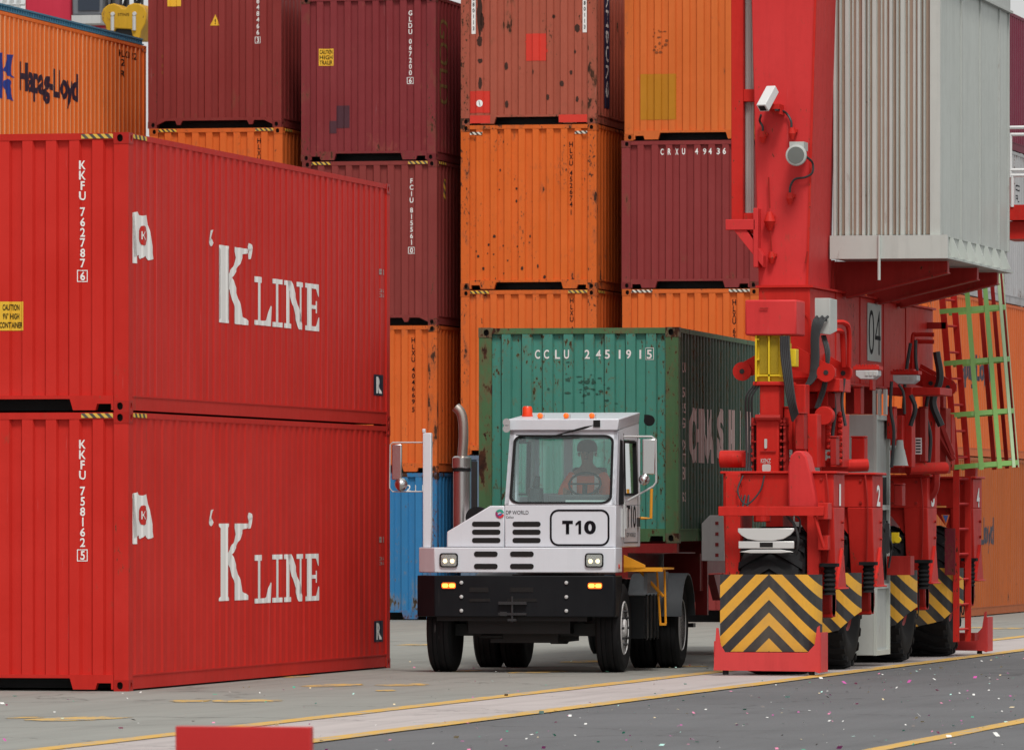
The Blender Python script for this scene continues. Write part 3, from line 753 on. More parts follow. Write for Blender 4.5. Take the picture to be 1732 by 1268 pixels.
# blue ribbed tarpaulin frame lying on top of it
bm = NB(); box(bm, CW - .25, CW - .02, 2.5, 12.1, H86 + .01, H86 + .03)
box(bm, CW - .09, CW - .03, 2.5, 12.1, H86 + .10, H86 + .13)
for i in range(62): y = 2.55 + i * .155; box(bm, CW - .10, CW - .04, y, y + .05, H86 + .031, H86 + .099)
o = obj('roof_rail', bm, paint('rail_blue', (.06, .20, .30, 1), .1), c.root)

# ------------------------------------------------------------------ truck frame
TT = rad(9.3)
ft0 = Frame(TT)
dfront = 84.8
kk = (1041 - CX) / F
v0 = dfront * (kk * math.sin(TT) + math.cos(TT)); u0 = dfront * (kk * math.cos(TT) - math.sin(TT))
T = Frame(TT, u0, v0)
Tl, Tr = T.loc, T.d
white = paint('tractor_white', (.635, .672, .725, 1), .0, .22, rough=.30, fade=.04, spot=12, spec=.5, bump=.05)
black = paint('bumper_black', (.007, .008, .010, 1), .0, .4, rough=.4)
amber = plain('amber_lens', (.95, .16, .02, 1), .25); amber.node_tree.nodes['Principled BSDF'].inputs['Emission Color'].default_value = (1, .2, .02, 1)
amber.node_tree.nodes['Principled BSDF'].inputs['Emission Strength'].default_value = .25
lit = plain('lit_indicator', (1, .35, .05, 1), .3); lit.node_tree.nodes['Principled BSDF'].inputs['Emission Color'].default_value = (1, .30, .04, 1)
lit.node_tree.nodes['Principled BSDF'].inputs['Emission Strength'].default_value = 3.0
lamp_on = plain('headlamp_bulb', (1, .95, .8, 1), .2); lamp_on.node_tree.nodes['Principled BSDF'].inputs['Emission Color'].default_value = (1, .78, .45, 1)
lamp_on.node_tree.nodes['Principled BSDF'].inputs['Emission Strength'].default_value = 2.2
def glass_mat(name, tint, refl=.12, haze=.10, hcol=(.5, .62, .62, 1)):
    m = bpy.data.materials.new(name); m.use_nodes = True; n, l = m.node_tree.nodes, m.node_tree.links
    n.clear(); out = n.new('ShaderNodeOutputMaterial'); tr = n.new('ShaderNodeBsdfTransparent'); tr.inputs[0].default_value = tint
    gl = n.new('ShaderNodeBsdfGlossy'); gl.inputs['Roughness'].default_value = .03; gl.inputs[0].default_value = (.9, .95, .95, 1)
    df = n.new('ShaderNodeBsdfDiffuse'); df.inputs[0].default_value = hcol
    m1 = n.new('ShaderNodeMixShader'); fr = n.new('ShaderNodeFresnel'); fr.inputs[0].default_value = 1.5
    ad = n.new('ShaderNodeMath'); ad.operation = 'ADD'; ad.inputs[1].default_value = refl; l.new(fr.outputs[0], ad.inputs[0])
    m2 = n.new('ShaderNodeMixShader'); m2.inputs[0].default_value = haze
    l.new(tr.outputs[0], m2.inputs[1]); l.new(df.outputs[0], m2.inputs[2])
    l.new(ad.outputs[0], m1.inputs[0]); l.new(m2.outputs[0], m1.inputs[1]); l.new(gl.outputs[0], m1.inputs[2]); l.new(m1.outputs[0], out.inputs[0])
    return m
M['glass'] = glass_mat('window_glass', (.86, .98, .96, 1), .05, .08, (.36, .55, .54, 1))
M['glass_rear'] = glass_mat('rear_window_glass', (.85, .97, .93, 1), .02, .04)
M['lens'] = glass_mat('lens_glass', (.95, .95, .93, 1), .15, .12, (.9, .9, .85, 1))
trac = empty('terminal_tractor', Tl, Tr, label='white terminal tractor marked T10 pulling the green container', cat='truck')
def tx(px, y=0): return T.x(px, y)
def tz(py, px=950, y=0): return T.z(py, px, y)
x_r = 0.0; x_l = tx(735); x_ll = tx(706, .25)
# black bumper: front slab, left corner turned back, right return
bz0, bz1 = tz(1043), tz(973)
bm = NB()
slots = [(tx(794), tx(826), tz(1001), tz(993)), (tx(863), tx(902), tz(1001), tz(993)), (tx(794), tx(829), tz(1017), tz(1012)), (tx(858), tx(908), tz(1017), tz(1012))]
prism(bm, [(x_l, 0), (x_r - .02, 0), (x_r, .02), (x_r, .52), (x_r - .06, .52), (x_r - .06, .08), (x_l + .02, .08), (x_ll + .05, .30), (x_ll + .05, .60), (x_ll, .60), (x_ll, .24)], 'z', bz0, bz1)
o_b = obj('bumper', bm, black, trac, bevel=.012)
bm = NB()
for a_, b_, c_, d_ in slots: box(bm, a_, b_, -.006, .004, c_, d_)
bm.free()
for a_, b_, c_, d_ in slots:
    bm = NB(); box(bm, a_, b_, -.006, .004, c_, d_); obj('bumper_slot', bm, M['hole'], o_b)
bm = NB()
for px in (780.5, 958):
    for py in (985, 1009, 1032.5): lathe(bm, [(-.022, .008), (-.016, .020), (.0, .022)], 'y', (tx(px), 0, tz(py)), 10)
pieces('bumper_bolt', bm, M['galv'], o_b, smooth=True)
bm = NB()
cxp = tx(867)
box(bm, cxp - .16, cxp + .17, -.05, .0, tz(1022), tz(1017)); box(bm, cxp - .16, cxp + .17, -.05, .0, tz(1040), tz(1036))
tube(bm, [(cxp, -.035, tz(1052)), (cxp, -.035, tz(1008))], .014, 8); box(bm, cxp - .05, cxp + .05, -.06, 0, tz(1050), tz(1046))
box(bm, cxp - .14, cxp - .06, -.056, -.05, tz(1041), tz(1034)); pieces('tow_pin', bm, M['dark_steel'], trac)
# white nose band
nz0, nz1 = tz(968), tz(925.5)
bm = NB()
prism(bm, [(x_l, -.01), (x_r, -.01), (x_r + .004, .0), (x_r + .004, .50), (x_r - .05, .50), (x_r - .05, .05), (x_l + .02, .05), (x_ll + .10, .30), (x_ll + .10, .55), (x_ll + .02, .55), (x_ll + .02, .24)], 'z', nz0, nz1)
band = obj('nose_band', bm, white, trac, bevel=.01)
bm = NB()
def slot(bm, px0, px1, py, h=.062, y=-.012, dy=.01): 
    w = tx(px1, y) - tx(px0, y); prism(bm, rrect(w, h, h / 2 - .002, 5, (tx(px0) + tx(px1)) / 2, tz(py)), 'y', y - .004, y + dy)
for a_, b_ in ((802, 842), (863, 903)):
    for py in (936.6, 957.4): slot(bm, a_, b_, py)
pieces('grille_slot', bm, M['hole'], band)
# engine hood (left) and lower cab front
hy = .06
bm = NB()
prism(bm, [(tx(755.5, hy), nz1), (tx(756, hy), tz(899, 756, hy)), (tx(829, hy), tz(855, 829, hy)), (tx(853, hy), tz(855, 853, hy)), (tx(853, hy), nz1)], 'y', hy, 1.75)
hood = obj('hood', bm, white, trac, bevel=.012)
bm = NB()
for py in (886, 899.5, 913.5): slot(bm, 797, 845, py, .060, hy)
pieces('grille_slot', bm, M['hole'], hood)
# cab shell: built from panels so the windows are openings
cxl, cxr = tx(853.5, hy), tx(1042, hy) + .0
zc0, zw0 = tz(925.5), tz(853.5, 950, hy)          # bottom, windscreen sill
rake = .30; yt = hy + rake                           # windscreen top sits back
xtl, xtr = tx(863, yt), tx(1046, yt); zw1 = tz(728, 950, yt)
zrf, zrb = tz(708.5, 950, yt - .06), tz(697.5, 1000, 2.0); yb = 2.0
low = NB()
box(low, cxl, cxr, hy, yb, zc0, zw0)
lowo = obj('cab_base', low, white, trac, bevel=.012)
bm = NB()
for py in (886, 899.5, 913.5): slot(bm, 865.5, 913, py, .060, hy)
pieces('grille_slot', bm, M['hole'], lowo)
# windscreen frame as ring on the raked plane
def wp(s, t):   # s 0..1 across, t 0..1 up
    x0 = cxl + (xtl - cxl) * t; x1 = cxr + (xtr - cxr) * t
    return Vector((x0 + (x1 - x0) * s, hy + rake * t, zw0 + (zw1 - zw0) * t))
def wring(bm, o, i, dy0, dy1, n=5, ro=.001, ri=.09):
    A = rrect(1 - 2 * o[0], 1 - 2 * o[1], ro, n, .5 + o[2], .5 + o[3]); B = rrect(1 - 2 * i[0], 1 - 2 * i[1], ri, n, .5 + i[2], .5 + i[3])
    L = [[bm.verts.new(wp(*p) + Vector((0, d, 0))) for p in P_] for P_ in (A, B) for d in (dy0, dy1)]; m_ = len(A)
    for k in range(m_):
        j = (k + 1) % m_
        for P_, Q in ((L[0], L[2]), (L[1], L[3]), (L[0], L[1]), (L[2], L[3])): bm.faces.new((P_[k], P_[j], Q[j], Q[k]))
bm = NB(); wring(bm, (0, 0, 0, 0), (.045, .045, .0, -.02), 0, .06); obj('windscreen_frame', bm, white, trac, smooth=True)
bm = NB(); wring(bm, (.038, .035, 0, -.02), (.060, .06, 0, -.02), -.012, .03, ro=.095, ri=.08); obj('windscreen_seal', bm, M['rubber'], trac, smooth=True)
bm = NB(); bm.faces.new([bm.verts.new(wp(*p) + Vector((0, .012, 0))) for p in rrect(.89, .89, .085, 5, .5, .48)]); obj('windscreen', bm, M['glass'], trac)
# roof with visor
bm = NB()
yv = yt - .06
hexa(bm, [(xtl - .0, yt - .05, zw1 + .002), (xtr + .0, yt - .05, zw1 + .002), (xtr + .0, yb, zw1 + .10), (xtl, yb, zw1 + .10)],
     [(xtl - .015, yv, zrf), (xtr + .015, yv, zrf), (xtr + .015, yb, zrb), (xtl - .015, yb, zrb)])
roof = obj('cab_roof', bm, white, trac, bevel=.01)
# side walls with window openings (right and left), rear wall
def side_wall(x0b, x0t, sg):
    def sp(y, z): t = (z - zw0) / (zw1 - zw0); return x0b + (x0t - x0b) * t
    bm = NB()
    def pan(pts):
        A = [bm.verts.new((sp(y, z), y, z)) for y, z in pts]; B = [bm.verts.new((sp(y, z) - sg * .05, y, z)) for y, z in pts]
        bm.faces.new(A); bm.faces.new(B[::-1]); m_ = len(A)
        for k in range(m_): bm.faces.new((A[k], A[(k + 1) % m_], B[(k + 1) % m_], B[k]))
    fy = lambda z: hy + rake * (z - zw0) / (zw1 - zw0)
    zt = zw1 + .05; zl = zw0 - .02; zs = zw1 - .10
    pan([(fy(zw0) + .0, zw0), (hy + .20, zw0), (fy(zs) + .14, zs), (fy(zs), zs)])                 # pillar
    pan([(fy(zs), zs), (yb, zs), (yb, zt + .06), (fy(zw1), zw1)])                                   # header
    pan([(.62, zw0), (.74, zw0), (.74, zs), (.62, zs)]); pan([(1.72, zw0), (yb, zw0), (yb, zs), (1.72, zs)])
    pan([(.74, zw0), (1.72, zw0), (1.72, zw0 + .10), (.74, zw0 + .10)])
    o = obj('cab_side', bm, white, trac)
    # rubber seals and panes
    for pts in ([(hy + .22, zw0 + .02), (.60, zw0 + .02), (.60, zs - .02), (fy(zs) + .16, zs - .02)], [(.76, zw0 + .12), (1.70, zw0 + .12), (1.70, zs - .02), (.76, zs - .02)]):
        cy = sum(p[0] for p in pts) / 4; cz = sum(p[1] for p in pts) / 4
        inn = [(cy + (p[0] - cy) * (.80 if len(pts) and pts[0][0] < .5 else .92), cz + (p[1] - cz) * .94) for p in pts]
        out_ = [(cy + (p[0] - cy) * 1.06, cz + (p[1] - cz) * 1.02) for p in pts]
        bm = NB(); L = [[bm.verts.new((sp(y, z) + sg * d, y, z)) for y, z in P_] for P_ in (out_, inn) for d in (-.03, .012)]
        for k in range(4):
            j = (k + 1) % 4
            for P_, Q in ((L[0], L[2]), (L[1], L[3]), (L[0], L[1]), (L[2], L[3])): bm.faces.new((P_[k], P_[j], Q[j], Q[k]))
        obj('window_seal', bm, M['rubber'], o)
        bm = NB(); bm.faces.new([bm.verts.new((sp(y, z) - sg * .01, y, z)) for y, z in inn]); obj('side_window', bm, M['glass_rear'], o)
    return o
rs = side_wall(cxr, xtr, 1); ls = side_wall(cxl, xtl, -1)
bm = NB()
zs = zw1 - .08
for a_, b_, c_, d_ in ((cxl, cxr, zw0, zw0 + .14), (xtl, xtr, zs, zw1 + .10), (cxl, cxl + .10, zw0 + .14, zs), (cxr - .12, cxr, zw0 + .14, zs), (cxl + .40, cxl + .50, zw0 + .14, zs)): box(bm, a_, b_, yb - .05, yb - .002, c_, d_)
obj('cab_rear', bm, white, trac)
bm = NB(); box(bm, cxl + .10, cxr - .12, yb - .03, yb - .02, zw0 + .14, zs); obj('rear_window', bm, M['glass_rear'], trac)
# door outline, hinge, handle on the right side
bm = NB(); dx = cxr + .003
for y0_, y1_, z0_, z1_ in ((.655, .665, zc0 + .05, zw1 - .03), (1.795, 1.805, zc0 + .05, zw1 - .03), (.665, 1.795, zc0 + .05, zc0 + .06)): box(bm, cxr - .002, dx, y0_, y1_, z0_, z1_)
obj('door_gap', bm, M['hole'], trac)
bm = NB(); box(bm, cxr, cxr + .03, .70, .80, zw0 - .28, zw0 - .03); box(bm, cxr, cxr + .025, .62, .70, zw0 + .0, zw0 + .04); box(bm, cxr, cxr + .02, .45, .49, zc0 + .12, zc0 + .45)
tube(bm, [(cxr + .03, .50, zc0 + .12), (cxr + .03, .50, zc0 + .5)], .012, 6); pieces('door_handle', bm, M['galv'], trac)
def side_text(s, y, z, w, h, m, parent, x, off=.01):
    b = fit_text(s, w, h, off)
    for v_ in b.verts: v_.co = Vector((x, y + v_.co.x, z + v_.co.y))
    return obj('number_lettering', b, m, parent)
side_text('T10', 1.25, tz(873, 1075, 1.2), .75, .26, M['black_letter'], trac, cxr + .004)
side_text('DP WORLD', 1.25, tz(904, 1075, 1.2), .7, .05, M['black_letter'], trac, cxr + .004, 0)
bm = NB(); box(bm, cxr, cxr + .02, 1.72, 1.86, tz(890, 1086, 1.8), tz(875, 1086, 1.8)); obj('door_lock', bm, M['dark_steel'], trac)
# number plate T10 on the front
def front_text(s, px0, px1, py0, py1, y, m, parent, off=.0, name='number_lettering', sp=1.0):
    w, h = tx(px1, y) - tx(px0, y), tz(py0, px0, y) - tz(py1, px0, y); b = fit_text(s, w, h, off, sp)
    for v_ in b.verts: v_.co = Vector(((tx(px0, y) + tx(px1, y)) / 2 + v_.co.x, y - .004, (tz(py0, px0, y) + tz(py1, px0, y)) / 2 + v_.co.y))
    return obj(name, b, m, parent)
w, h = tx(1031, hy) - tx(930, hy), tz(861, 980, hy) - tz(923, 980, hy); ccx, ccz = (tx(1031, hy) + tx(930, hy)) / 2, (tz(861, 980, hy) + tz(923, 980, hy)) / 2
bm = NB(); ring_prism(bm, rrect(w, h, .10, 6, ccx, ccz), rrect(w - .045, h - .045, .08, 6, ccx, ccz), 'y', hy - .004, hy - .001); obj('number_frame', bm, M['black_letter'], trac)
front_text('T', 951, 969, 880, 903, hy, M['black_letter'], trac, .055)
front_text('0', 988, 1008, 880, 903, hy, M['black_letter'], trac, .045)
bm = NB(); prism(bm, [(tx(a_, hy), tz(b_, 978, hy)) for a_, b_ in ((978.5, 903), (978.5, 886), (973.5, 889), (973.5, 885), (979, 880), (983, 880), (983, 903))], 'y', hy - .004, hy - .001); obj('number_lettering', bm, M['black_letter'], trac)
front_text('DP WORLD', 856, 894, 863, 869.5, hy, M['black_letter'], trac, .0, 'brand_lettering')
front_text('Callao', 856, 869, 872, 876, hy, M['black_letter'], trac, .0, 'brand_lettering')
lx, lz = tx(845.5, hy), tz(868.5, 845, hy)
def arc(bm, cx, cz, r0, r1, a0, a1, y, n=8):
    L = [[bm.verts.new((cx + r * math.cos(rad(a0 + (a1 - a0) * i / n)), y, cz + r * math.sin(rad(a0 + (a1 - a0) * i / n)))) for i in range(n + 1)] for r in (r0, r1)]
    for i in range(n): bm.faces.new((L[0][i], L[0][i + 1], L[1][i + 1], L[1][i]))
for k_, (a0, a1, cc) in enumerate(((15, 150, (.03, .35, .25, 1)), (150, 255, (.30, .02, .12, 1)), (255, 350, (.6, .03, .05, 1)))):
    bm = NB(); arc(bm, lx, lz, .025, .052, a0, a1, hy - .006); obj('round_logo', bm, plain('logo_colour', cc, .5), trac)
bm = NB(); arc(bm, lx, lz, .0, .024, 200, 380, hy - .006); obj('round_logo', bm, plain('logo_blue', (.03, .12, .35, 1), .5), trac)
# lamps
for px in (759.5, 1005.5):
    cx_, cz_ = tx(px), tz(947)
    bm = NB(); ring_prism(bm, rrect(.215, .165, .035, 4, cx_, cz_), rrect(.185, .135, .025, 4, cx_, cz_), 'y', -.03, .0); hl = obj('headlight', bm, M['rubber'], trac)
    bm = NB(); prism(bm, rrect(.185, .135, .025, 4, cx_, cz_), 'y', -.0145, -.011); obj('reflector', bm, M['chrome'], hl)
    bm = NB()
    for q in (-.045, .04): lathe(bm, [(-.019, .001), (-.0185, .012), (-.0150, .026)], 'y', (cx_ + q, 0, cz_ - .01), 12)
    obj('bulb', bm, lamp_on, hl)
    bm = NB(); prism(bm, rrect(.186, .136, .025, 4, cx_, cz_), 'y', -.026, -.022); obj('lens', bm, M['lens'], hl)
for px in (759, 1006.5):
    cx_, cz_ = tx(px), tz(990)
    bm = NB(); prism(bm, rrect(.165, .07, .02, 4, cx_, cz_), 'y', -.012, 0); il = obj('indicator', bm, amber, trac)
    bm = NB()
    for q in (-.04, .04): prism(bm, rrect(.07, .045, .02, 4, cx_ + q, cz_), 'y', -.016, -.011)
    obj('lit_lens', bm, lit, il)
bm = NB(); lathe(bm, [(0, .030), (.012, .026)], 'x', (x_r + .005, .22, tz(958, 1045)), 12); obj('side_reflector', bm, plain('reflector_red', (.45, .02, .02, 1), .3), trac)
# roof marker lights, beacon, horns, work lamp
for px in (914, 958, 1001.5):
    bm = NB(); lathe(bm, [(-.03, .022), (-.025, .03), (0, .033)], 'y', (tx(px, yv + .06), yv + .04, zrf + .04), 14); mk = obj('marker_light', bm, amber, trac, smooth=True)
    bm = NB(); box(bm, tx(px, yv) - .035, tx(px, yv) + .035, yv + .042, yv + .09, zrf + .002, zrf + .055); obj('bracket', bm, M['galv'], mk)
bm = NB(); lathe(bm, [(0, .066), (.02, .066), (.02, .060), (.10, .058), (.12, .045)], 'z', (tx(892, 1.0), 1.0, (zrf + zrb) / 2 - .01), 20); obj('beacon', bm, plain('beacon_red', (.80, .06, .015, 1), .3), trac, smooth=True)
for dz_ in (0, -.075):
    bm = NB(); lathe(bm, [(-.10, .045), (-.095, .045), (-.02, .022), (.15, .018)], 'y', (tx(859, yv), yv, tz(714, 859, yv) + dz_), 14); obj('horn', bm, M['chrome'], trac, smooth=True)
bm = NB(); lathe(bm, [(-.05, .062), (-.04, .066), (.02, .055), (.05, .03)], 'y', (tx(1099, 1.95), 1.95, tz(711, 1099, 1.95)), 16); box(bm, tx(1090, 1.95), tx(1097, 1.95), 1.93, 1.98, tz(713, 1099, 1.95), tz(701, 1099, 1.95)); obj('work_lamp', bm, M['rubber'], trac, smooth=True)
# wiper
bm = NB(); tube(bm, [wp(.80, 1.08) + Vector((0, -.06, 0)), wp(.42, .93) + Vector((0, -.05, 0))], [.018, .008], 6)
tube(bm, [wp(.06, .94) + Vector((0, -.03, 0)), wp(.36, .925) + Vector((0, -.045, 0)), wp(.64, .93) + Vector((0, -.03, 0))], [.006, .016, .006], 6)
b0 = wp(.80, 1.08); box(bm, b0.x - .03, b0.x + .05, b0.y - .09, b0.y - .0, b0.z - .03, b0.z + .05); obj('wiper', bm, M['rubber'], trac)
# cab inside: dash, seat, steering wheel, post, floor
bm = NB(); box(bm, cxl + .70, cxr - .05, hy + .10, hy + .34, zw0 + .0, zw0 + .055); obj('document_tray', bm, plain('tray_white', (.5, .6, .58, 1), .5), trac)
bm = NB(); box(bm, cxl + .45, cxr - .03, hy + .35, hy + .55, zw0 - .02, zw0 + .12); obj('dashboard', bm, plain('dash_grey', (.05, .05, .055, 1), .6), trac, bevel=.02)
sw = Vector((tx(990, .75), .72, tz(818, 985, .72)))
bm = NB(); pts = [sw + Vector((.185 * math.cos(t), .12 * math.sin(t), .13 * math.sin(t))) for t in [2 * math.pi * i / 20 for i in range(21)]]; tube(bm, pts, .014, 6)
tube(bm, [sw + Vector((-.2, 0, 0)), sw, sw + Vector((.2, 0, 0))], .012, 6); tube(bm, [sw, sw + Vector((0, -.05, -.40))], .03, 8); obj('steering_wheel', bm, M['rubber'], trac)
bm = NB(); x_ = tx(991, 1.3); box(bm, x_ - .24, x_ + .24, 1.05, 1.52, tz(905, 991, 1.3), tz(885, 991, 1.3)); 
hexa(bm, [(x_ - .24, 1.45, tz(888, 991, 1.5)), (x_ + .24, 1.45, tz(888, 991, 1.5)), (x_ + .22, 1.56, tz(888, 991, 1.5)), (x_ - .22, 1.56, tz(888, 991, 1.5))],
     [(x_ - .20, 1.56, tz(790, 991, 1.5)), (x_ + .20, 1.56, tz(790, 991, 1.5)), (x_ + .20, 1.66, tz(790, 991, 1.5)), (x_ - .20, 1.66, tz(790, 991, 1.5))])
obj('seat', bm, plain('seat_black', (.02, .02, .022, 1), .7), trac, bevel=.03)
bm = NB(); x_ = tx(906, .9)
tube(bm, [(x_, .9, zw0 - .1), (x_, .9, zw0 + .20)], [.10, .09], 10); tube(bm, [(x_ , .9, zw0 + .20), (x_ + .02, .92, zw0 + .34)], [.05, .035], 8); tube(bm, [(tx(884, .6), .6, zw1 - .05), (tx(884, .6), .6, zw1 - .15)], [.03, .05], 8)
obj('cab_fan', bm, plain('fan_grey', (.045, .05, .055, 1), .5), trac, bevel=.01)
# left mirror post
px0, px1 = 715, 729
bm = NB(); my = .18
box(bm, tx(px0, my), tx(px1, my), my, my + .10, nz1, tz(732, 720, my)); box(bm, tx(714, my), tx(719, my), my, my + .06, tz(732, 720, my), tz(725, 720, my)); mp = obj('mirror_post', bm, white, trac, bevel=.008)
bm = NB()
ya = my + .04
arm = [(tx(716, ya), ya, tz(748, 716, ya)), (tx(664, ya), ya, tz(748, 664, ya)), (tx(660, ya), ya, tz(752, 660, ya)), (tx(659, ya), ya, tz(825, 660, ya)), (tx(664, ya), ya, tz(831, 664, ya)), (tx(716, ya), ya, tz(831, 716, ya))]
tube(bm, arm, .008, 8); obj('mirror_arm', bm, M['galv'], trac, smooth=True)
bm = NB(); box(bm, tx(663, ya), tx(680, ya), ya - .03, ya + .02, tz(811, 670, ya), tz(751, 670, ya)); ml = obj('mirror', bm, M['chrome'], trac, bevel=.012)
bm = NB(); lathe(bm, [(-.10, .01), (-.085, .045), (-.05, .072), (-.02, .078), (0, .07)], 'y', (tx(679, ya), ya, tz(819, 676, ya)), 18); obj('round_mirror', bm, M['chrome'], trac, smooth=True)
# right mirror
ya = .42; bm = NB()
tube(bm, [(tx(1055, ya), ya, tz(738, 1060, ya)), (tx(1102, ya), ya, tz(738, 1100, ya)), (tx(1109, ya), ya, tz(743, 1109, ya)), (tx(1110, ya), ya, tz(815, 1110, ya)), (tx(1105, ya), ya, tz(822, 1105, ya)), (tx(1062, ya), ya, tz(846, 1060, ya))], .012, 8); obj('mirror_arm', bm, M['galv'], trac, smooth=True)
bm = NB(); box(bm, tx(1087, ya), tx(1109, ya), ya - .03, ya + .02, tz(802, 1095, ya), tz(742, 1095, ya)); obj('mirror', bm, M['chrome'], trac, bevel=.012)
bm = NB(); lathe(bm, [(-.10, .01), (-.085, .04), (-.05, .062), (-.02, .066), (0, .06)], 'y', (tx(1090, ya), ya, tz(811, 1090, ya)), 18); obj('round_mirror', bm, M['chrome'], trac, smooth=True)
# exhaust and muffler, dark air cleaner behind the hood
ye = 1.45; ex0, ex1 = tx(766, ye), tx(796, ye); exc = (ex0 + ex1) / 2; er = (ex1 - ex0) / 2
bm = NB(); lathe(bm, [(1.5, er * .95), (tz(792, 780, ye), er * .95), (tz(790, 780, ye), er * 1.06), (tz(774, 780, ye), er * 1.06), (tz(771, 780, ye), er * .8)], 'z', (exc, ye, 0), 24)
ex = obj('exhaust', bm, plain('muffler_metal', (.50, .49, .48, 1), .28, .9), trac, smooth=True); 
bm = NB(); lathe(bm, [(tz(797, 780, ye), er * 1.02), (tz(792, 780, ye), er * 1.02)], 'z', (exc, ye, 0), 24); obj('clamp', bm, M['rubber'], ex)
bm = NB(); pr = .058
tube(bm, curve_pts([(tx(782, ye), ye, tz(772, 780, ye)), (tx(784, ye), ye, tz(740, 780, ye)), (tx(783, ye), ye, tz(712, 780, ye)), (tx(779, ye), ye, tz(697, 780, ye)), (tx(771, ye), ye, tz(688, 775, ye))], 5), pr, 14); obj('exhaust_pipe', bm, plain('pipe_metal', (.42, .38, .34, 1), .35, .8), ex, smooth=True)
bm = NB(); lathe(bm, [(-.1, .13), (.1, .13), (.13, .08)], 'y', (tx(808, .9), .9, tz(868, 808, .9) - .05), 18); obj('air_cleaner', bm, M['rubber'], trac, smooth=True)
bm = NB(); box(bm, tx(797, 1.9), tx(806, 1.9), 1.9, 1.96, 1.4, tz(780, 800, 1.9)); obj('heat_shield', bm, M['dark_steel'], trac)
bm = NB(); tube(bm, [(tx(804, 2.0), 2.0, 1.3), (tx(804, 2.0), 2.0, tz(808, 804, 2.0))], .02, 8); tube(bm, [(tx(1084, 2.05), 2.05, tz(876, 1084, 2.05)), (tx(1101, 2.05), 2.05, tz(876, 1101, 2.05)), (tx(1102, 2.05), 2.05, tz(826, 1101, 2.05))], .018, 8)
pieces('grab_rail', bm, plain('rail_yellow', (.75, .33, .02, 1), .5), trac)
# yellow step with brace and hanging stirrup
yel = paint('step_yellow', (.72, .30, .02, 1), .12, .35)
bm = NB(); s0 = tx(1057, .95)
prism(bm, [(cxr - .02, tz(967, 1057, .9)), (cxr - .02, tz(938, 1057, .9)), (tx(1093, .9), tz(955, 1093, .9)), (tx(1093, .9), tz(961, 1093, .9))], 'y', .80, .84)
box(bm, cxr - .02, tx(1131, 1.3), .84, 1.75, tz(963, 1100, 1.0), tz(960, 1100, 1.0)); box(bm, cxr - .02, tx(1131, 1.3), .80, .84, tz(966, 1100, .9), tz(959, 1100, .9))
stp = obj('step', bm, yel, trac)
bm = NB(); tube(bm, [(cxr + .1, 1.2, tz(963, 1080, 1.2)), (tx(1122, 1.3), 1.3, tz(1008, 1120, 1.3))], .02, 6)
for px in (1111, 1124): tube(bm, [(tx(px, 1.3), 1.3, tz(962, px, 1.3)), (tx(px + (6 if px < 1115 else 2), 1.3), 1.3, tz(1054, px, 1.3))], .014, 6)
box(bm, tx(1116, 1.3), tx(1127, 1.3), 1.27, 1.33, tz(1057, 1120, 1.3), tz(1053, 1120, 1.3)); obj('stirrup', bm, yel, stp)
# wheels
def truck_wheel(parent, x, y, r=.525, wd=.30, dual=0, out=1, rimcol=None):
    w_ = .5 * wd; t = NB()
    prof = [(-w_ * .9, r * .60), (-w_, r * .74), (-w_ * .98, r * .90), (-w_ * .80, r * .985), (-w_ * .5, r), (-w_ * .48, r * .975), (-w_ * .42, r * .975), (-w_ * .40, r), (-.02, r), (-.018, r * .975), (.018, r * .975), (.02, r),
            (w_ * .40, r), (w_ * .42, r * .975), (w_ * .48, r * .975), (w_ * .5, r), (w_ * .80, r * .985), (w_ * .98, r * .90), (w_, r * .74), (w_ * .9, r * .60)]
    for off in ((0,) if not dual else (0, -out * (wd + .03))): lathe(t, [(a_ + off, r_) for a_, r_ in prof], 'x', (x, y, r - .01), 40)
    ty = obj('tyre', t, M['rubber'], parent, smooth=True)
    t = NB(); o_ = out; e = w_ * .9
    pr = [(e, r * .60), (e + .01, r * .57), (e - .02, r * .54), (e - .07, r * .50), (e - (.02 if not dual else .14), r * .34), (e + (-.03 if not dual else -.12), r * .26), (e + (.02 if not dual else -.04), r * .18), (e + (.03 if not dual else -.03), r * .05)]
    lathe(t, [(o_ * a_, r_) for a_, r_ in pr], 'x', (x, y, r - .01), 32)
    rm = obj('rim', t, rimcol or M['galv'], parent, smooth=True)
    t = NB()
    for i in range(10):
        a_ = 2 * math.pi * i / 10; cx_ = x + o_ * (e - .01 if not dual else e - .13); p = Vector((cx_, y + math.cos(a_) * r * .38, r - .01 + math.sin(a_) * r * .38))
        tube(t, [p, p + Vector((o_ * .04, 0, 0))], .017, 6)
    obj('wheel_nut', t, M['dark_steel'], rm)
fyw = .72
rimw = paint('rim_white', (.6, .6, .6, 1), .1, .4)
for xx, oo in ((tx(1063, fyw) - .18, 1), (tx(722, fyw) + .22, -1)):
    e_ = empty('wheel', (0, 0, 0)); e_.parent = trac; truck_wheel(e_, xx, fyw, .525, .29, 0, oo, rimw)
ry = 3.35
for xx, oo in ((tx(1163, ry) - .20, 1), (tx(808, ry) + .16, -1)):
    e_ = empty('wheel', (0, 0, 0)); e_.parent = trac; truck_wheel(e_, xx, ry, .525, .29, 1, oo)
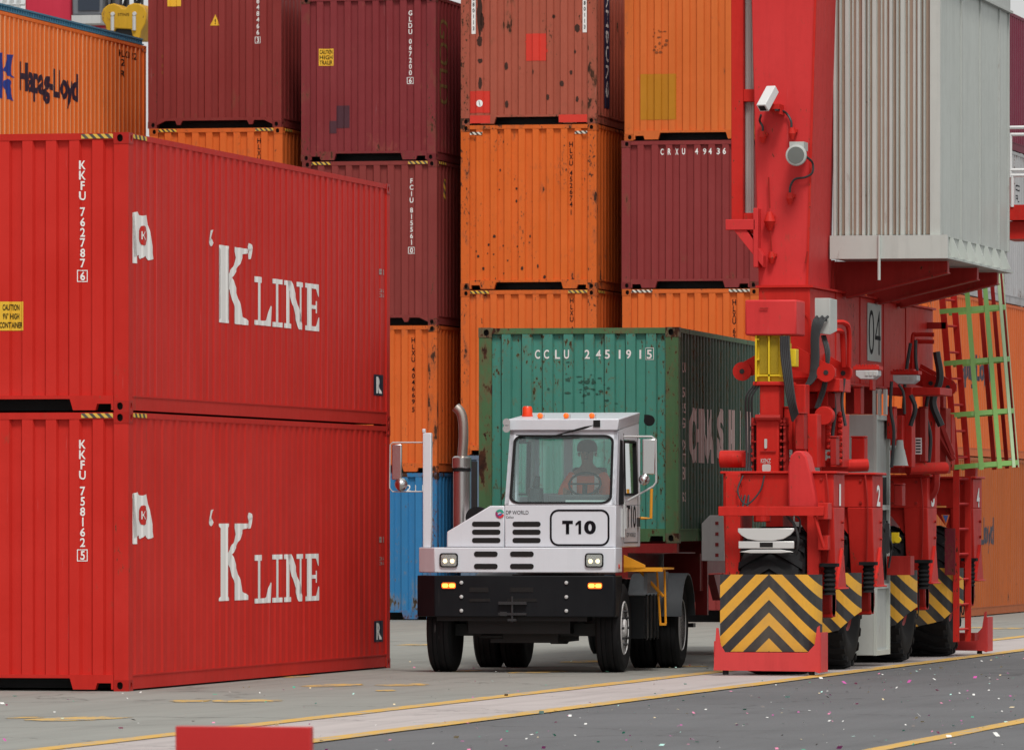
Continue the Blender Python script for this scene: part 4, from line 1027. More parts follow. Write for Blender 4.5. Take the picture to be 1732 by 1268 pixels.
# chassis, axle, tanks, springs
bm = NB()
xm = (x_ll + x_r) / 2
for q in (-.43, .35): box(bm, xm + q, xm + q + .08, .1, 4.6, .72, .98)
box(bm, xm - .95, xm + .95, fyw - .07, fyw + .07, .42, .56); box(bm, xm - .85, xm + .85, ry - .1, ry + .1, .40, .62); lathe(bm, [(-.2, .1), (-.1, .24), (.1, .24), (.2, .1)], 'x', (xm, ry, .52), 16)
box(bm, xm - .6, xm + .6, .35, 1.5, .45, .95); box(bm, xm - .38, xm + .42, .6, 2.2, .34, .6); box(bm, xm - .9, xm - .3, .9, 2.0, .55, .95)
tube(bm, [(tx(790, .6), .6, .62), (tx(800, .6), .6, .50), (tx(815, .6), .6, .42), (tx(850, .6), .6, .42)], .035, 8); tube(bm, [(tx(785, .5), .5, .80), (tx(795, .5), .5, .50), (tx(815, .5), .5, .46)], .03, 8)
box(bm, x_ll + .25, x_r - .35, .12, .5, .60, .95); obj('chassis', bm, plain('chassis_black', (.008, .008, .009, 1), .6), trac)
bm = NB(); x_ = tx(1105, 1.9); box(bm, x_ - .40, x_ - .02, 1.35, 2.55, .38, .88); 
for i in range(4): box(bm, x_ - .025, x_ - .005, 1.42 + i * .3, 1.48 + i * .3, .36, .90)
obj('fuel_tank', bm, paint('tank_black', (.02, .022, .024, 1), 0, .3, rough=.35), trac, bevel=.04)
for sx_ in (1, -1):
    bm = NB(); L = []; xo = tx(1163, ry) + .01 if sx_ == 1 else tx(808, ry) + .01
    for i in range(13):
        t_ = rad(10 + 160 * i / 12); L.append([bm.verts.new((xx, ry + math.cos(t_) * rr, .515 + math.sin(t_) * rr)) for xx, rr in ((xo, .60), (xo - sx_ * .66, .60), (xo - sx_ * .66, .62), (xo, .62))])
    for A_, B_ in zip(L, L[1:]):
        for k in range(4): bm.faces.new((A_[k], A_[(k + 1) % 4], B_[(k + 1) % 4], B_[k]))
    pieces('mudguard', bm, paint('guard_grey', (.045, .05, .055, 1), 0, .4), trac, smooth=True)
bm = NB(); box(bm, tx(1094, 1.2), tx(1100, 1.2), .95, 2.7, tz(1002, 1100, 1.3), tz(968, 1100, 1.3)); obj('side_panel', bm, paint('panel_grey', (.13, .14, .15, 1), 0, .4), trac)
lathe_b = NB(); lathe(lathe_b, [(0, .5), (.05, .5)], 'z', (xm, 3.2, 1.12), 24); box(lathe_b, xm - .5, xm + .5, 2.9, 3.7, .98, 1.12); obj('fifth_wheel', lathe_b, M['dark_steel'], trac)

# ------------------------------------------------------------------ green container on the trailer
gy = T.y(1148, T.x(1148, 0)) * 0
GF = None
# front plane distance from its size
kk = (1148 - CX) / F; Dg = 88.0; vg = Dg * (kk * math.sin(TT) + math.cos(TT)) - T.v0
gx1 = T.x(1148, vg); gx0 = gx1 - CW; gz = T.z(918, 1148, vg)
cc, ss = math.cos(T.d), math.sin(T.d)
gl = (Tl[0] + gx0 * cc - vg * ss, Tl[1] + gx0 * ss + vg * cc, gz)
G = Container('shipping_container', gl, H86, col=C_GREEN, rust=.12, frust=.55, speck=.66, rz=T.d, dirt=.5, spot=11, rcol=(.085, .050, .014, 1), castcol=(.10, .12, .07, 1), fcol=(.075, .16, .072, 1), scol=(.042, .085, .062, 1),
              label='rusty green container numbered CCLU 245191 riding on the trailer behind the truck')
bm = NB()
for ch, px in zip('CCLU2451915', (908, 924, 942, 958, 993, 1011, 1027, 1047, 1063, 1082, 1098)):
    w_ = .022 if ch == '1' else .062
    merge(bm, fit_text(ch, w_, .108, .02), T.x(px, vg) - gx0, T.z(599, px, vg) - gz)
ring2(bm, .11, .145, .006, T.x(1098, vg) - gx0, T.z(598, 1098, vg) - gz)
G.split = True; G.mark_end('number_lettering', bm, M['white_letter']); G.split = False
M['smudge'] = paint('smudge_green', (.035, .10, .075, 1), .2, .6, bump=0)
for i in range(34):
    x_ = R.gauss(988, 26); y_ = R.gauss(650, 15); w_ = R.uniform(2, 10)
    a0_, a1_, z_ = T.x(x_, vg) - gx0, T.x(x_ + w_, vg) - gx0, T.z(y_, x_, vg) - gz
    if .2 < a0_ < CW - .3: G.mark_end('smudge', blob2(a1_ - a0_, (a1_ - a0_) * R.uniform(.2, .9), (a0_ + a1_) / 2, z_, 12, .4), M['smudge'], .003 + i * .00008)
M['green_fade'] = paint('faded_pink_letter', (.50, .37, .35, 1), .05, .4, bump=0)
bm = NB(); gs = lambda px: T.y(px, gx1) - vg
gsz = lambda py, px: T.z(py, px, T.y(px, gx1)) - gz
merge(bm, fit_text('CHINA', gs(1209) - gs(1169), .68, .05, .9), gs(1189), gsz(737, 1189))
for ch, px in zip('SHIPPING', (1221, 1239, 1254, 1270, 1290, 1310, 1325, 1340)): merge(bm, fit_text(ch, .56 if ch != 'I' else .20, .68, .06), gs(px), gsz(737, 1221))
G.split = True; G.mark_side('line_lettering', bm, M['green_fade'])
bm = NB()
for s_, py in (('CCLU', 621), ('2451', 663), ('915', 690), ('45G1', 715), ('MAX', 752), ('WT', 775), ('30480', 800), ('KGS', 840)):
    merge(bm, fit_text(s_, .30, .12 if len(s_) < 5 else .16, .01), gs(1158), gsz(py, 1158))
G.mark_side('small_marking', bm, M['green_fade'])

# ------------------------------------------------------------------ trailer
tred = paint('trailer_red', (.22, .02, .02, 1), .3, .5)
tr = empty('container_trailer', Tl, Tr, label='dark red skeletal trailer carrying the green container', cat='trailer')
bm = NB(); gm = (gx0 + gx1) / 2
for q in (-.6, .45): box(bm, gm + q, gm + q + .15, vg + .0, vg + 12.3, gz - .42, gz - .12)
for y_ in (.0, 2.4, 4.8, 7.2, 9.6, 12.0): box(bm, gx0 + .02, gx1 - .02, vg + y_, vg + y_ + .18, gz - .12, gz - .005)
for y_ in (3.0, 5.0): prism(bm, [(vg + y_, gz - .42), (vg + y_ + 1.2, gz - .42), (vg + y_ + .6, gz - .75)], 'x', gx1 - .35, gx1 - .25)
box(bm, gx1 - .55, gx1 - .1, vg + 2.6, vg + 3.3, gz - .6, gz - .14); box(bm, gx1 - .20, gx1 - .05, vg + 2.9, vg + 3.0, gz - .9, gz - .12)
obj('frame', bm, tred, tr)
for q in (gx1 - .30, gx0 + .30):
    bm = NB(); box(bm, q - .06, q + .06, vg + 2.4, vg + 2.52, .50, gz - .4); box(bm, q - .15, q + .15, vg + 2.35, vg + 2.57, .45, .50); obj('landing_leg', bm, M['dark_steel'], tr)
for y_ in (9.0, 10.3):
    for q, oo in ((gx1 - .15, 1), (gx0 + .15, -1)):
        e_ = empty('wheel', (0, 0, 0)); e_.parent = tr; truck_wheel(e_, q, vg + y_, .5, .28, 1, oo)
    bm = NB(); box(bm, gx0 + .3, gx1 - .3, vg + y_ - .06, vg + y_ + .06, .42, .56); obj('axle', bm, M['dark_steel'], tr)
gp = paint('guide_grey', (.68, .69, .70, 1), .05, .3)
yp = T.y(1188, gx1 + .03)
bm = NB(); z0_, z1_ = T.z(948, 1188, yp), T.z(871, 1205, yp)
prism(bm, [(gx1 + .02, z0_), (gx1 + .02, T.z(885, 1190, yp)), (gx1 + .12, z1_), (gx1 + .30, z1_), (gx1 + .30, z0_)], 'y', yp, yp + .5)
gpo = obj('guide_plate', bm, gp, tr, bevel=.005)
bm = NB()
for i in range(4): box(bm, gx1 + .19, gx1 + .23, yp - .01, yp - .0005, z0_ + .05 + i * .13, z0_ + .09 + i * .13)
pieces('bolt', bm, plain('bolt_red', (.35, .02, .02, 1), .5), gpo)

# ------------------------------------------------------------------ driver
skin = plain('skin', (.26, .13, .09, 1), .6)
suit = plain('overall_orange', (.85, .15, .05, 1), .7)
dl = empty('person', (0, 0, 0)); bpy.data.objects.remove(dl)
hd = Vector((tx(994, 1.25), 1.22, tz(768, 988, 1.22)))
sh = hd.z - .26
def skinned(name, verts, edges, radii, m, parent=None, loc=(0, 0, 0), rz=0, sub=2):
    me = bpy.data.meshes.new(name); me.from_pydata([tuple(v_) for v_ in verts], edges, []); o = bpy.data.objects.new(name, me); S.collection.objects.link(o)
    sk = o.modifiers.new('s', 'SKIN'); 
    for i, r_ in enumerate(radii): me.skin_vertices[0].data[i].radius = (r_, r_) if not isinstance(r_, tuple) else r_
    me.skin_vertices[0].data[0].use_root = True
    sb = o.modifiers.new('u', 'SUBSURF'); sb.levels = sb.render_levels = sub
    sk.use_smooth_shade = True
    dg = bpy.context.evaluated_depsgraph_get(); nm = bpy.data.meshes.new_from_object(o.evaluated_get(dg)); nm.name = name
    bpy.data.objects.remove(o); nm.materials.clear(); nm.materials.append(m)
    nm.shade_smooth(); o2 = bpy.data.objects.new(name, nm); S.collection.objects.link(o2)
    if parent: o2.parent = parent
    else: o2.location = loc; o2.rotation_euler = (0, 0, rz)
    return o2
def mk_vs():
    h = hd; X = h.x
    V_ = [(X, 1.28, h.z - .72), (X, 1.28, h.z - .55), (X, 1.25, h.z - .38), (X, 1.25, h.z - .25), (X, 1.23, h.z - .13), (X, 1.21, h.z - .06), (X, 1.20, h.z + .03), (X, 1.22, h.z + .10),
          (X - .17, 1.25, h.z - .28), (X - .27, 1.16, h.z - .44), (X - .25, .96, h.z - .58), (X - .17, .78, h.z - .46), (X + .17, 1.25, h.z - .28), (X + .27, 1.16, h.z - .44), (X + .25, .96, h.z - .58), (X + .17, .78, h.z - .46),
          (X - .12, 1.20, h.z - .76), (X - .15, .85, h.z - .74), (X - .15, .75, h.z - 1.12), (X + .12, 1.20, h.z - .76), (X + .15, .85, h.z - .74), (X + .15, .75, h.z - 1.12)]
    E_ = [(0, 1), (1, 2), (2, 3), (3, 4), (4, 5), (5, 6), (6, 7), (3, 8), (8, 9), (9, 10), (10, 11), (3, 12), (12, 13), (13, 14), (14, 15), (0, 16), (16, 17), (17, 18), (0, 19), (19, 20), (20, 21)]
    r_ = [(.16, .13), (.16, .13), (.18, .13), (.14, .10), .06, .075, .095, .075, .075, .06, .047, .03, .075, .06, .047, .03, .095, .08, .055, .095, .08, .055]
    return V_, E_, r_
V_, E_, r_ = mk_vs()
body = skinned('person', V_, E_, r_, skin, None, Tl, Tr)
tag(body, label='driver in orange overalls and dark cap holding the steering wheel in the tractor cab', cat='person')
# clothing follows the same body: jacket and trousers a little larger
jv = [V_[i] for i in (0, 1, 2, 3, 8, 9, 10, 12, 13, 14, 16, 17, 18, 19, 20, 21)]
je = [(0, 1), (1, 2), (2, 3), (3, 4), (4, 5), (5, 6), (3, 7), (7, 8), (8, 9), (0, 10), (10, 11), (11, 12), (0, 13), (13, 14), (14, 15)]
jr = [(.185, .155), (.185, .155), (.205, .155), (.165, .125), .095, .078, .062, .095, .078, .062, .115, .10, .075, .115, .10, .075]
ov = skinned('overalls', jv, je, jr, suit, body)
bm = NB(); X = hd.x
for sx_ in (-.13, .13):
    box(bm, X + sx_ - .025, X + sx_ + .025, 1.085, 1.095, hd.z - .48, hd.z - .24)
tube(bm, [(X - .26, .98, hd.z - .56), (X - .255, .94, hd.z - .575)], .072, 12); tube(bm, [(X + .26, .98, hd.z - .56), (X + .255, .94, hd.z - .575)], .072, 12)
pieces('reflective_band', bm, plain('reflective', (.7, .7, .68, 1), .4), ov)
bm = NB(); lathe(bm, [(.03, .118), (.07, .122), (.12, .112), (.16, .08), (.175, .02)], 'z', (X, 1.21, hd.z), 20); prism(bm, [(X - .09, 1.13), (X + .09, 1.13), (X + .07, 1.03), (X, 1.0), (X - .07, 1.03)], 'z', hd.z + .035, hd.z + .05)
obj('cap', bm, plain('cap_dark', (.10, .025, .02, 1), .7), body, smooth=True)
bm = NB(); lathe(bm, [(-.02, .012), (.03, .02)], 'y', (X, 1.10, hd.z - .01), 8)
for sx_ in (-.10, .10): lathe(bm, [(-.012, .02), (.012, .028)], 'x', (X + sx_, 1.22, hd.z), 8)
pieces('nose_and_ears', bm, skin, body, smooth=True)
bm = NB()
for sx_ in (-.035, .035): lathe(bm, [(-.004, .004), (0, .010)], 'y', (X + sx_, 1.115, hd.z + .02), 8)
box(bm, X - .025, X + .025, 1.118, 1.122, hd.z - .055, hd.z - .048); obj('eyes_and_mouth', bm, M['black_letter'], body)
for sx_ in (-1, 1):   # hands closed on the rim
    V2 = [(X + sx_ * .17, .80, hd.z - .465)]; E2 = []; r2 = [.030]
    V2.append((X + sx_ * .175, .76, hd.z - .45)); E2.append((0, 1)); r2.append(.030)
    for i in range(4):
        b_ = len(V2); zz = hd.z - .47 + i * .020
        V2 += [(X + sx_ * .19, .725, zz + .01), (X + sx_ * .205, .70, zz), (X + sx_ * .19, .69, zz - .004)]; E2 += [(1, b_), (b_, b_ + 1), (b_ + 1, b_ + 2)]; r2 += [.011, .010, .008]
    b_ = len(V2); V2 += [(X + sx_ * .15, .74, hd.z - .43), (X + sx_ * .165, .715, hd.z - .42)]; E2 += [(0, b_), (b_, b_ + 1)]; r2 += [.013, .010]
    skinned('hand', V2, E2, r2, skin, body, sub=1)

# ------------------------------------------------------------------ gantry crane number 04
exec_crane = True
CU, CV = -14.4, 83.0
cr = empty('gantry_crane', (CU, CV, 0), 0, label='red rubber tyred gantry crane leg numbered 04 with chevron wheel guards', cat='crane')
C = Frame(TH, CU, CV)
red = paint('crane_red', (.50, .020, .014, 1), .05, .6, rough=.5, spot=9, speck=.34)
redd = paint('crane_red_old', (.33, .020, .016, 1), .2, .8, rough=.5)
pink = paint('crane_red_faded', (.56, .036, .036, 1), .03, .4, rough=.5, speck=.2)
M['grey'] = paint('housing_grey', (.47, .50, .47, 1), .03, .45, rough=.5)
M['grey2'] = paint('cabinet_grey', (.42, .44, .42, 1), .06, .45, rough=.5)
def X(px, y): return C.x(px, y)
def Zc(py, px, y): return C.z(py, px, y)
def Yv(px, x): return C.y(px, x)
def pbox(bm, px0, px1, py0, py1, y, dep, ref=None):
    r_ = ref or (px0 + px1) / 2
    box(bm, X(px0, y), X(px1, y), y, y + dep, Zc(py1, r_, y), Zc(py0, r_, y))
# tapered column
y0 = 1.2; yb0 = Yv(1405, X(1366, y0)); zb_ = Zc(485, 1330, y0)
xl0, xr0, xl1, xr1 = X(1283, y0), X(1366, y0), X(1271, y0), X(1380, y0); ztop = Zc(0, 1330, y0)
e = (14 - zb_) / (ztop - zb_)
bm = NB(); XL, XR = xl0 + (xl1 - xl0) * e, xr0 + (xr1 - xr0) * e
yb1 = yb0 - .15 * e
hexa(bm, [(xl0, y0, zb_), (xr0, y0, zb_), (xr0, yb0, zb_), (xl0, yb0, zb_)], [(XL, y0, 14), (XR, y0, 14), (XR, yb1, 14), (XL, yb1, 14)])
col = obj('column', bm, pink, cr, bevel=.012)
bm = NB(); hexa(bm, [(xr0 - .02, y0 - .012, zb_), (xr0 + .008, y0 - .012, zb_), (xr0 + .008, y0 + .01, zb_), (xr0 - .02, y0 + .01, zb_)], [(XR - .02, y0 - .012, 14), (XR + .008, y0 - .012, 14), (XR + .008, y0 + .01, 14), (XR - .02, y0 + .01, 14)])
box(bm, xl0 - .02, xr0 + .02, y0 - .02, yb0 + .02, zb_ - .0, zb_ + .02); obj('seam', bm, red, col)
# sill beam
ys0 = 1.0; xs0, xs1 = X(1283, ys0), X(1370, ys0); ys1 = Yv(1578, xs1); zs1 = Zc(486, 1340, ys0) ; zs0 = Zc(640, 1340, ys0)
bm = NB(); box(bm, xs0, xs1, ys0, ys1, zs0, zs1 - .003)
sill = obj('sill_beam', bm, red, cr, bevel=.012)
bm = NB(); box(bm, xs0 - .03, xs1 + .04, ys0 - .03, ys1 + .03, zs1 - .003, zs1 + .02); box(bm, xs0 - .03, xs1 + .04, ys0 - .03, ys1 + .03, zs0 - .025, zs0)
for y_ in (2.8, 4.6, 6.4, 8.2): box(bm, xs1, xs1 + .012, y_, y_ + .02, zs0, zs1)
obj('flange', bm, red, sill)
bm = NB(); ring_prism(bm, rrect(.34, .62, .15, 6, X(1352, ys0) - .03, zs0 + .48), rrect(.28, .56, .12, 6, X(1352, ys0) - .03, zs0 + .48), 'y', ys0 - .012, ys0); obj('access_plate', bm, red, sill)
# 04 plate
ya_, yb_ = Yv(1466, xs1), Yv(1489, xs1); zt_, zq = C.z(514, 1477, (ya_ + yb_) / 2), C.z(611, 1477, (ya_ + yb_) / 2)
bm = NB(); box(bm, xs1 + .002, xs1 + .012, ya_, yb_, zq, zt_); npl = obj('number_plate', bm, M['grey2'], sill)
b = fit_text('04', (yb_ - ya_) * .86, (zt_ - zq) * .78, -.012)
for v_ in b.verts: v_.co = Vector((xs1 + .015, (ya_ + yb_) / 2 + v_.co.x, (zq + zt_) / 2 + v_.co.y))
obj('plate_number', b, M['black_letter'], npl)
# side mast with conduit, left of the column
bm = NB(); ym = 1.35
hexa(bm, [(X(1237, ym), ym, Zc(372, 1245, ym)), (X(1257, ym), ym, Zc(372, 1245, ym)), (X(1257, ym), ym + .2, Zc(372, 1245, ym)), (X(1237, ym), ym + .2, Zc(372, 1245, ym))],
     [(X(1235, ym), ym, 14), (X(1258, ym), ym, 14), (X(1258, ym), ym + .2, 14), (X(1235, ym), ym + .2, 14)])
box(bm, X(1255, ym), X(1277, ym), ym + .02, ym + .12, Zc(172, 1265, ym), Zc(151, 1265, ym)); box(bm, X(1255, ym), X(1285, ym), ym + .02, ym + .1, Zc(395, 1265, ym), Zc(360, 1265, ym))
obj('cable_mast', bm, red, cr, bevel=.006)
bm = NB()
for px, r_ in ((1263, .022), (1268, .026), (1273, .018)): tube(bm, [(X(px, ym + .1), ym + .12, Zc(380, px, ym)), (X(px, ym + .1), ym + .12, 14)], r_, 8)
pieces('conduit', bm, M['grey2'], cr)
bm = NB(); yk = 1.0
pbox(bm, 1227, 1277, 371, 389, yk, .3); prism(bm, [(X(1240, yk), Zc(389, 1240, yk)), (X(1262, yk), Zc(389, 1240, yk)), (X(1290, yk), Zc(432, 1280, yk)), (X(1290, yk), Zc(452, 1280, yk))], 'y', yk + .02, yk + .25)
pbox(bm, 1274, 1282, 352, 452, yk, .3); obj('bracket', bm, pink, cr, bevel=.006)
# security camera and floodlight on the column
yf = y0 - .35
bm = NB(); pc = Vector((X(1300, yf), yf, Zc(164, 1300, yf)))
d_ = Vector((-.11, -.26, -.30)).normalized(); u_ = d_.cross(Vector((0, 0, 1))).normalized(); w_ = u_.cross(d_)
hexa(bm, [pc + d_ * .19 + u_ * a_ * .062 + w_ * b_ * .055 for a_, b_ in ((-1, -1), (1, -1), (1, 1), (-1, 1))], [pc - d_ * .13 + u_ * a_ * .062 + w_ * b_ * .055 for a_, b_ in ((-1, -1), (1, -1), (1, 1), (-1, 1))])
cm_ = obj('security_camera', bm, plain('camera_white', (.62, .63, .62, 1), .4), cr, bevel=.008)
bm = NB(); hexa(bm, [pc + d_ * .195 + u_ * a_ * .042 + w_ * b_ * .035 for a_, b_ in ((-1, -1), (1, -1), (1, 1), (-1, 1))], [pc + d_ * .185 + u_ * a_ * .042 + w_ * b_ * .035 for a_, b_ in ((-1, -1), (1, -1), (1, 1), (-1, 1))]); obj('camera_window', bm, M['hole'], cm_)
bm = NB(); box(bm, pc.x - .05, pc.x + .12, yf + .05, y0, pc.z - .14, pc.z - .08); prism(bm, [(pc.x - .08, pc.z - .08), (pc.x + .13, pc.z - .14), (pc.x + .13, pc.z - .2), (pc.x, pc.z - .16)], 'y', yf + .1, y0); obj('camera_bracket', bm, red, cm_)
bm = NB(); fc = (X(1347, yf), yf, Zc(263, 1347, yf))
lathe(bm, [(-.04, .108), (-.03, .122), (.0, .125), (.05, .10), (.16, .07), (.18, .03)], 'y', fc, 24); box(bm, fc[0] - .085, fc[0] + .085, yf + .02, yf + .30, fc[2] + .06, fc[2] + .16)
fl = obj('floodlight', bm, M['grey2'], cr, smooth=True)
bm = NB(); lathe(bm, [(-.045, .02), (-.043, .098), (-.038, .10)], 'y', fc, 24); obj('lens', bm, plain('flood_glass', (.13, .14, .13, 1), .25), fl)
bm = NB()
for p, q in (((1372, 262), 0),): pass
def P(px, py, y): return (X(px, y), y, Zc(py, px, y))
yy = y0 - .06
hose(bm, [P(1312, 186, yf), P(1328, 190, yy), P(1338, 205, yy), P(1338, 222, yy)], .014)
hose(bm, [P(1287, 195, yf + .1), P(1285, 205, yy), P(1290, 215, yy), P(1289, 232, yy)], .014)
hose(bm, [P(1362, 264, yf + .1), P(1374, 275, yy), P(1374, 292, yy), P(1362, 300, yy), P(1345, 303, yy), P(1337, 315, yy), P(1336, 330, yy)], .014)
pieces('cable', bm, M['cable'], cr, smooth=True)
for px, py in ((1290, 228), (1340, 222), (1336, 332), (1302, 368), (1305, 432)):
    bm = NB(); big = 1.6 if py in (368,) else 1
    tube(bm, [P(px, py - 6 * big, yy), P(px, py + 4 * big, yy)], [.03, .045 * big], 10); tube(bm, [P(px, py + 4 * big, yy), P(px, py + 14 * big, yy)], [.045 * big, .02], 10); box(bm, X(px, yy) - .02, X(px + 8, yy), yy, y0, Zc(py + 2, px, yy), Zc(py - 3, px, yy))
    pieces('cable_gland', bm, red, cr, smooth=True)
bm = NB()
for a_, b_ in (((1302, 352), (1300, 300)), ((1303, 385), (1305, 425)), ((1362, 445), (1366, 425))): tube(bm, [P(*a_, yy), P(*b_, yy)], .01, 6)
pieces('conduit', bm, redd, cr)
# machinery housing
yh = 2.6; hx0, hx1 = X(1405, yh), X(1590, yh); yhe = Yv(1705, hx1); zh0 = Zc(437, 1590, yh); zh1 = Zc(398, 1500, yh); zht = 8.12
bm = NB(); box(bm, hx0 + .06, hx1, yh + .06, yhe, zh1, zht)
hou = obj('machinery_housing', bm, M['grey'], cr)
bm = NB(); rib = []
x_ = hx0 + .02; kx = 0
while x_ < hx1 - .18:
    wv = (.055, .035, .07, .03, .045)[kx % 5]; dp = (.050, .028, .062, .022, .042)[(kx * 2) % 5]
    prism(bm, [(x_, yh + .06), (x_ + .012, yh + .06 - dp), (x_ + wv - .012, yh + .06 - dp), (x_ + wv, yh + .06)], 'z', zh1, zht); x_ += wv + (.018, .030, .012)[kx % 3]; kx += 1
box(bm, hx1 - .12, hx1 + .004, yh + .0, yh + .12, zh1, zht); obj('louvre', bm, M['grey'], hou)
bm = NB(); box(bm, hx0 + .062, hx1 - .125, yh + .052, yh + .058, zh1 + .01, zht - .01); obj('louvre_backing', bm, paint('louvre_brown', (.30, .22, .17, 1), .1, .5), hou)
bm = NB()
for px in (1624, 1656, 1688): y_ = Yv(px, hx1); box(bm, hx1, hx1 + .022, y_, y_ + .07, zh1, zht - .002)
box(bm, hx1, hx1 + .02, yhe - .05, yhe + .01, zh1, zht + .0); pieces('panel_joint', bm, M['grey2'], hou)
bm = NB(); box(bm, hx0, hx1 + .06, yh - .04, yhe + .05, zht, zht + .03); box(bm, hx0, hx1 + .03, yh, yhe, zht + .03, zht + .55); obj('roof', bm, M['grey2'], hou)
bm = NB(); box(bm, hx0, hx1 + .10, yh - .06, yh + .0, zh0, zh1 - .002); box(bm, hx0, hx1 + .05, yh + .001, yhe + .10, zh0 + .01, zh0 + .035)
n_ = 8
for i in range(n_):
    y_ = yh + .1 + (yhe - yh) * i / n_; prism(bm, [(hx1 - .02, zh1 - .002), (hx1 + .03, zh1 - .002), (hx1 + .12, zh0 + .04), (hx1 - .02, zh0 + .04)], 'y', y_, y_ + .03)
box(bm, hx1 - .06, hx1 - .012, yh + .01, yhe, zh0 + .036, zh1)
tube(bm, [(X(1487, yh - .07), yh - .08, Zc(474, 1487, yh)), (X(1487, yh - .07), yh - .08, Zc(398, 1487, yh))], .018, 8)
obj('base_frame', bm, M['grey'], hou)
bm = NB()
bm.free()
for px in (1602, 1652, 1686):
    bm = NB()
    xo = hx1 - .02; y_ = Yv(px, xo) + .1; z1 = zh0 - .003
    prism(bm, [(xs1 - .1, z1), (xo, z1), (xo, z1 - .13), (xs1 + .05, z1 - .42), (xs1 - .1, z1 - .42)], 'y', y_ - .07, y_ + .07)
    prism(bm, [(xo, z1 - .131), (xs1 + .05, z1 - .421), (xs1 + .05, z1 - .44), (xo + .01, z1 - .15)], 'y', y_ - .12, y_ + .12)
    obj('support_bracket', bm, redd, cr)
bm = NB(); box(bm, xs0 + .05, xs1 - .02, yb0 + .01, 2.9, zs1 + .021, zh0 - .004); obj('support_or_filler', bm, redd, cr)  # added dark red block, closes the bright see-through gap under the housing
for y_ in (3.0, 5.2, 7.4): bm = NB(); box(bm, xs1 - .35, xs1 - .15, y_, y_ + .2, zs1 + .02, zh0 - .003); obj('support_or_filler', bm, redd, cr)
# platform with white handrails beyond the housing
bm = NB(); yw = yhe + .4
pbox(bm, 1706, 1800, 346, 372, yw, 1.0); pbox(bm, 1700, 1800, 374, 404, yw + .1, .9); pieces('platform', bm, red, cr)
bm = NB()
for py in (216, 228, 288, 297): tube(bm, [P(1700, py, yw), P(1800, py - 1, yw)], .022, 8)
tube(bm, [P(1709, 225, yw), P(1709, 300, yw)], .022, 8); tube(bm, [P(1712, 297, yw), P(1712, 350, yw)], .022, 8); pieces('handrail', bm, plain('rail_white', (.7, .7, .7, 1), .4), cr, smooth=True)
bm = NB(); tube(bm, [P(1709, 300, yw + .3), P(1709, 345, yw + .3)], .05, 6); obj('handrail_post', bm, redd, cr)
# hood, motor stack over wheel one
yq = -.35
bm = NB(); box(bm, X(1260, yq), X(1347, yq), yq, yq + .6, Zc(567, 1300, yq), Zc(507, 1300, yq)); hd_ = obj('motor_hood', bm, pink, cr, bevel=.02)
bm = NB(); tube(bm, [P(1285, 521, yq - .02), P(1299, 521, yq - .02)], .008, 6); obj('handle', bm, redd, hd_)
yel2 = paint('gear_yellow', (.66, .47, .02, 1), .12, .5)
bm = NB(); yg = -.25
pbox(bm, 1277, 1326, 567, 645, yg, .45); pbox(bm, 1299, 1302, 568, 645, yg - .05, .05)
for px in (1277, 1324): pbox(bm, px, px + 3, 567, 645, yg - .07, .07)
for py in (572, 606, 634): pbox(bm, 1277, 1284, py, py + 3, yg - .06, .06); pbox(bm, 1318, 1326, py, py + 3, yg - .06, .06)
pbox(bm, 1277, 1327, 633, 636, yg - .05, .05); gb = obj('gear_block', bm, yel2, cr)
bm = NB(); pbox(bm, 1285, 1298, 571, 632, yg - .015, .015); pbox(bm, 1303, 1316, 571, 632, yg - .015, .015)
for i in range(9):
    for a_ in (1285, 1303): pbox(bm, a_ + i * 1.5, a_ + i * 1.5 + .7, 571, 632, yg - .022, .008)
obj('cooling_fin', bm, paint('fin_yellow', (.40, .28, .02, 1), .1, .6), gb)
bm = NB(); pbox(bm, 1328, 1346, 590, 620, yg - .02, .2); pbox(bm, 1325, 1336, 580, 600, yg + .02, .12); obj('terminal_box', bm, yel2, gb, bevel=.008)
bm = NB(); pbox(bm, 1273, 1332, 645, 652, yg - .05, .6); pbox(bm, 1285, 1318, 652, 708, yg, .35)
pbox(bm, 1279, 1317, 706, 842, yg - .02, .4)
mc = obj('gear_column', bm, red, cr, bevel=.012)
bm = NB()
for py in (716, 745, 773, 808):
    for a_, b_ in ((1270, 1279), (1317, 1329)): pbox(bm, a_, b_, py, py + 3, yg + .02, .3)
for a_, b_ in ((1271, 1275), (1325, 1329)): pbox(bm, a_, b_, 706, 842, yg + .06, .25)
for i in range(12):
    for a_ in (1273, 1321, 1327): lathe(bm, [(-.02, .015), (0, .017)], 'y', P(a_, 712 + i * 11, yg + .02), 6)
tube(bm, [P(1278, 706, yg - .05), P(1320, 706, yg - .05)], .035, 8)
pbox(bm, 1286, 1312, 762, 764, yg - .04, .02); pieces('rib', bm, redd, mc)
bm = NB(); b = fit_text('KENZ', .115, .05, .01)
for v_ in b.verts: v_.co = Vector((X(1296, yg) + v_.co.x, yg - .026, Zc(779, 1296, yg) + v_.co.y))
bm.free(); obj('maker_lettering', b, M['grey2'], mc)
bm = NB(); prism(bm, rrect(.10, .085, .02, 3, X(1297, yg), Zc(791, 1297, yg)), 'y', yg - .026, yg - .021); prism(bm, rrect(.03, .11, .01, 3, X(1296, yg), Zc(750, 1297, yg)), 'y', yg - .04, yg - .021); obj('badge', bm, M['grey2'], mc)
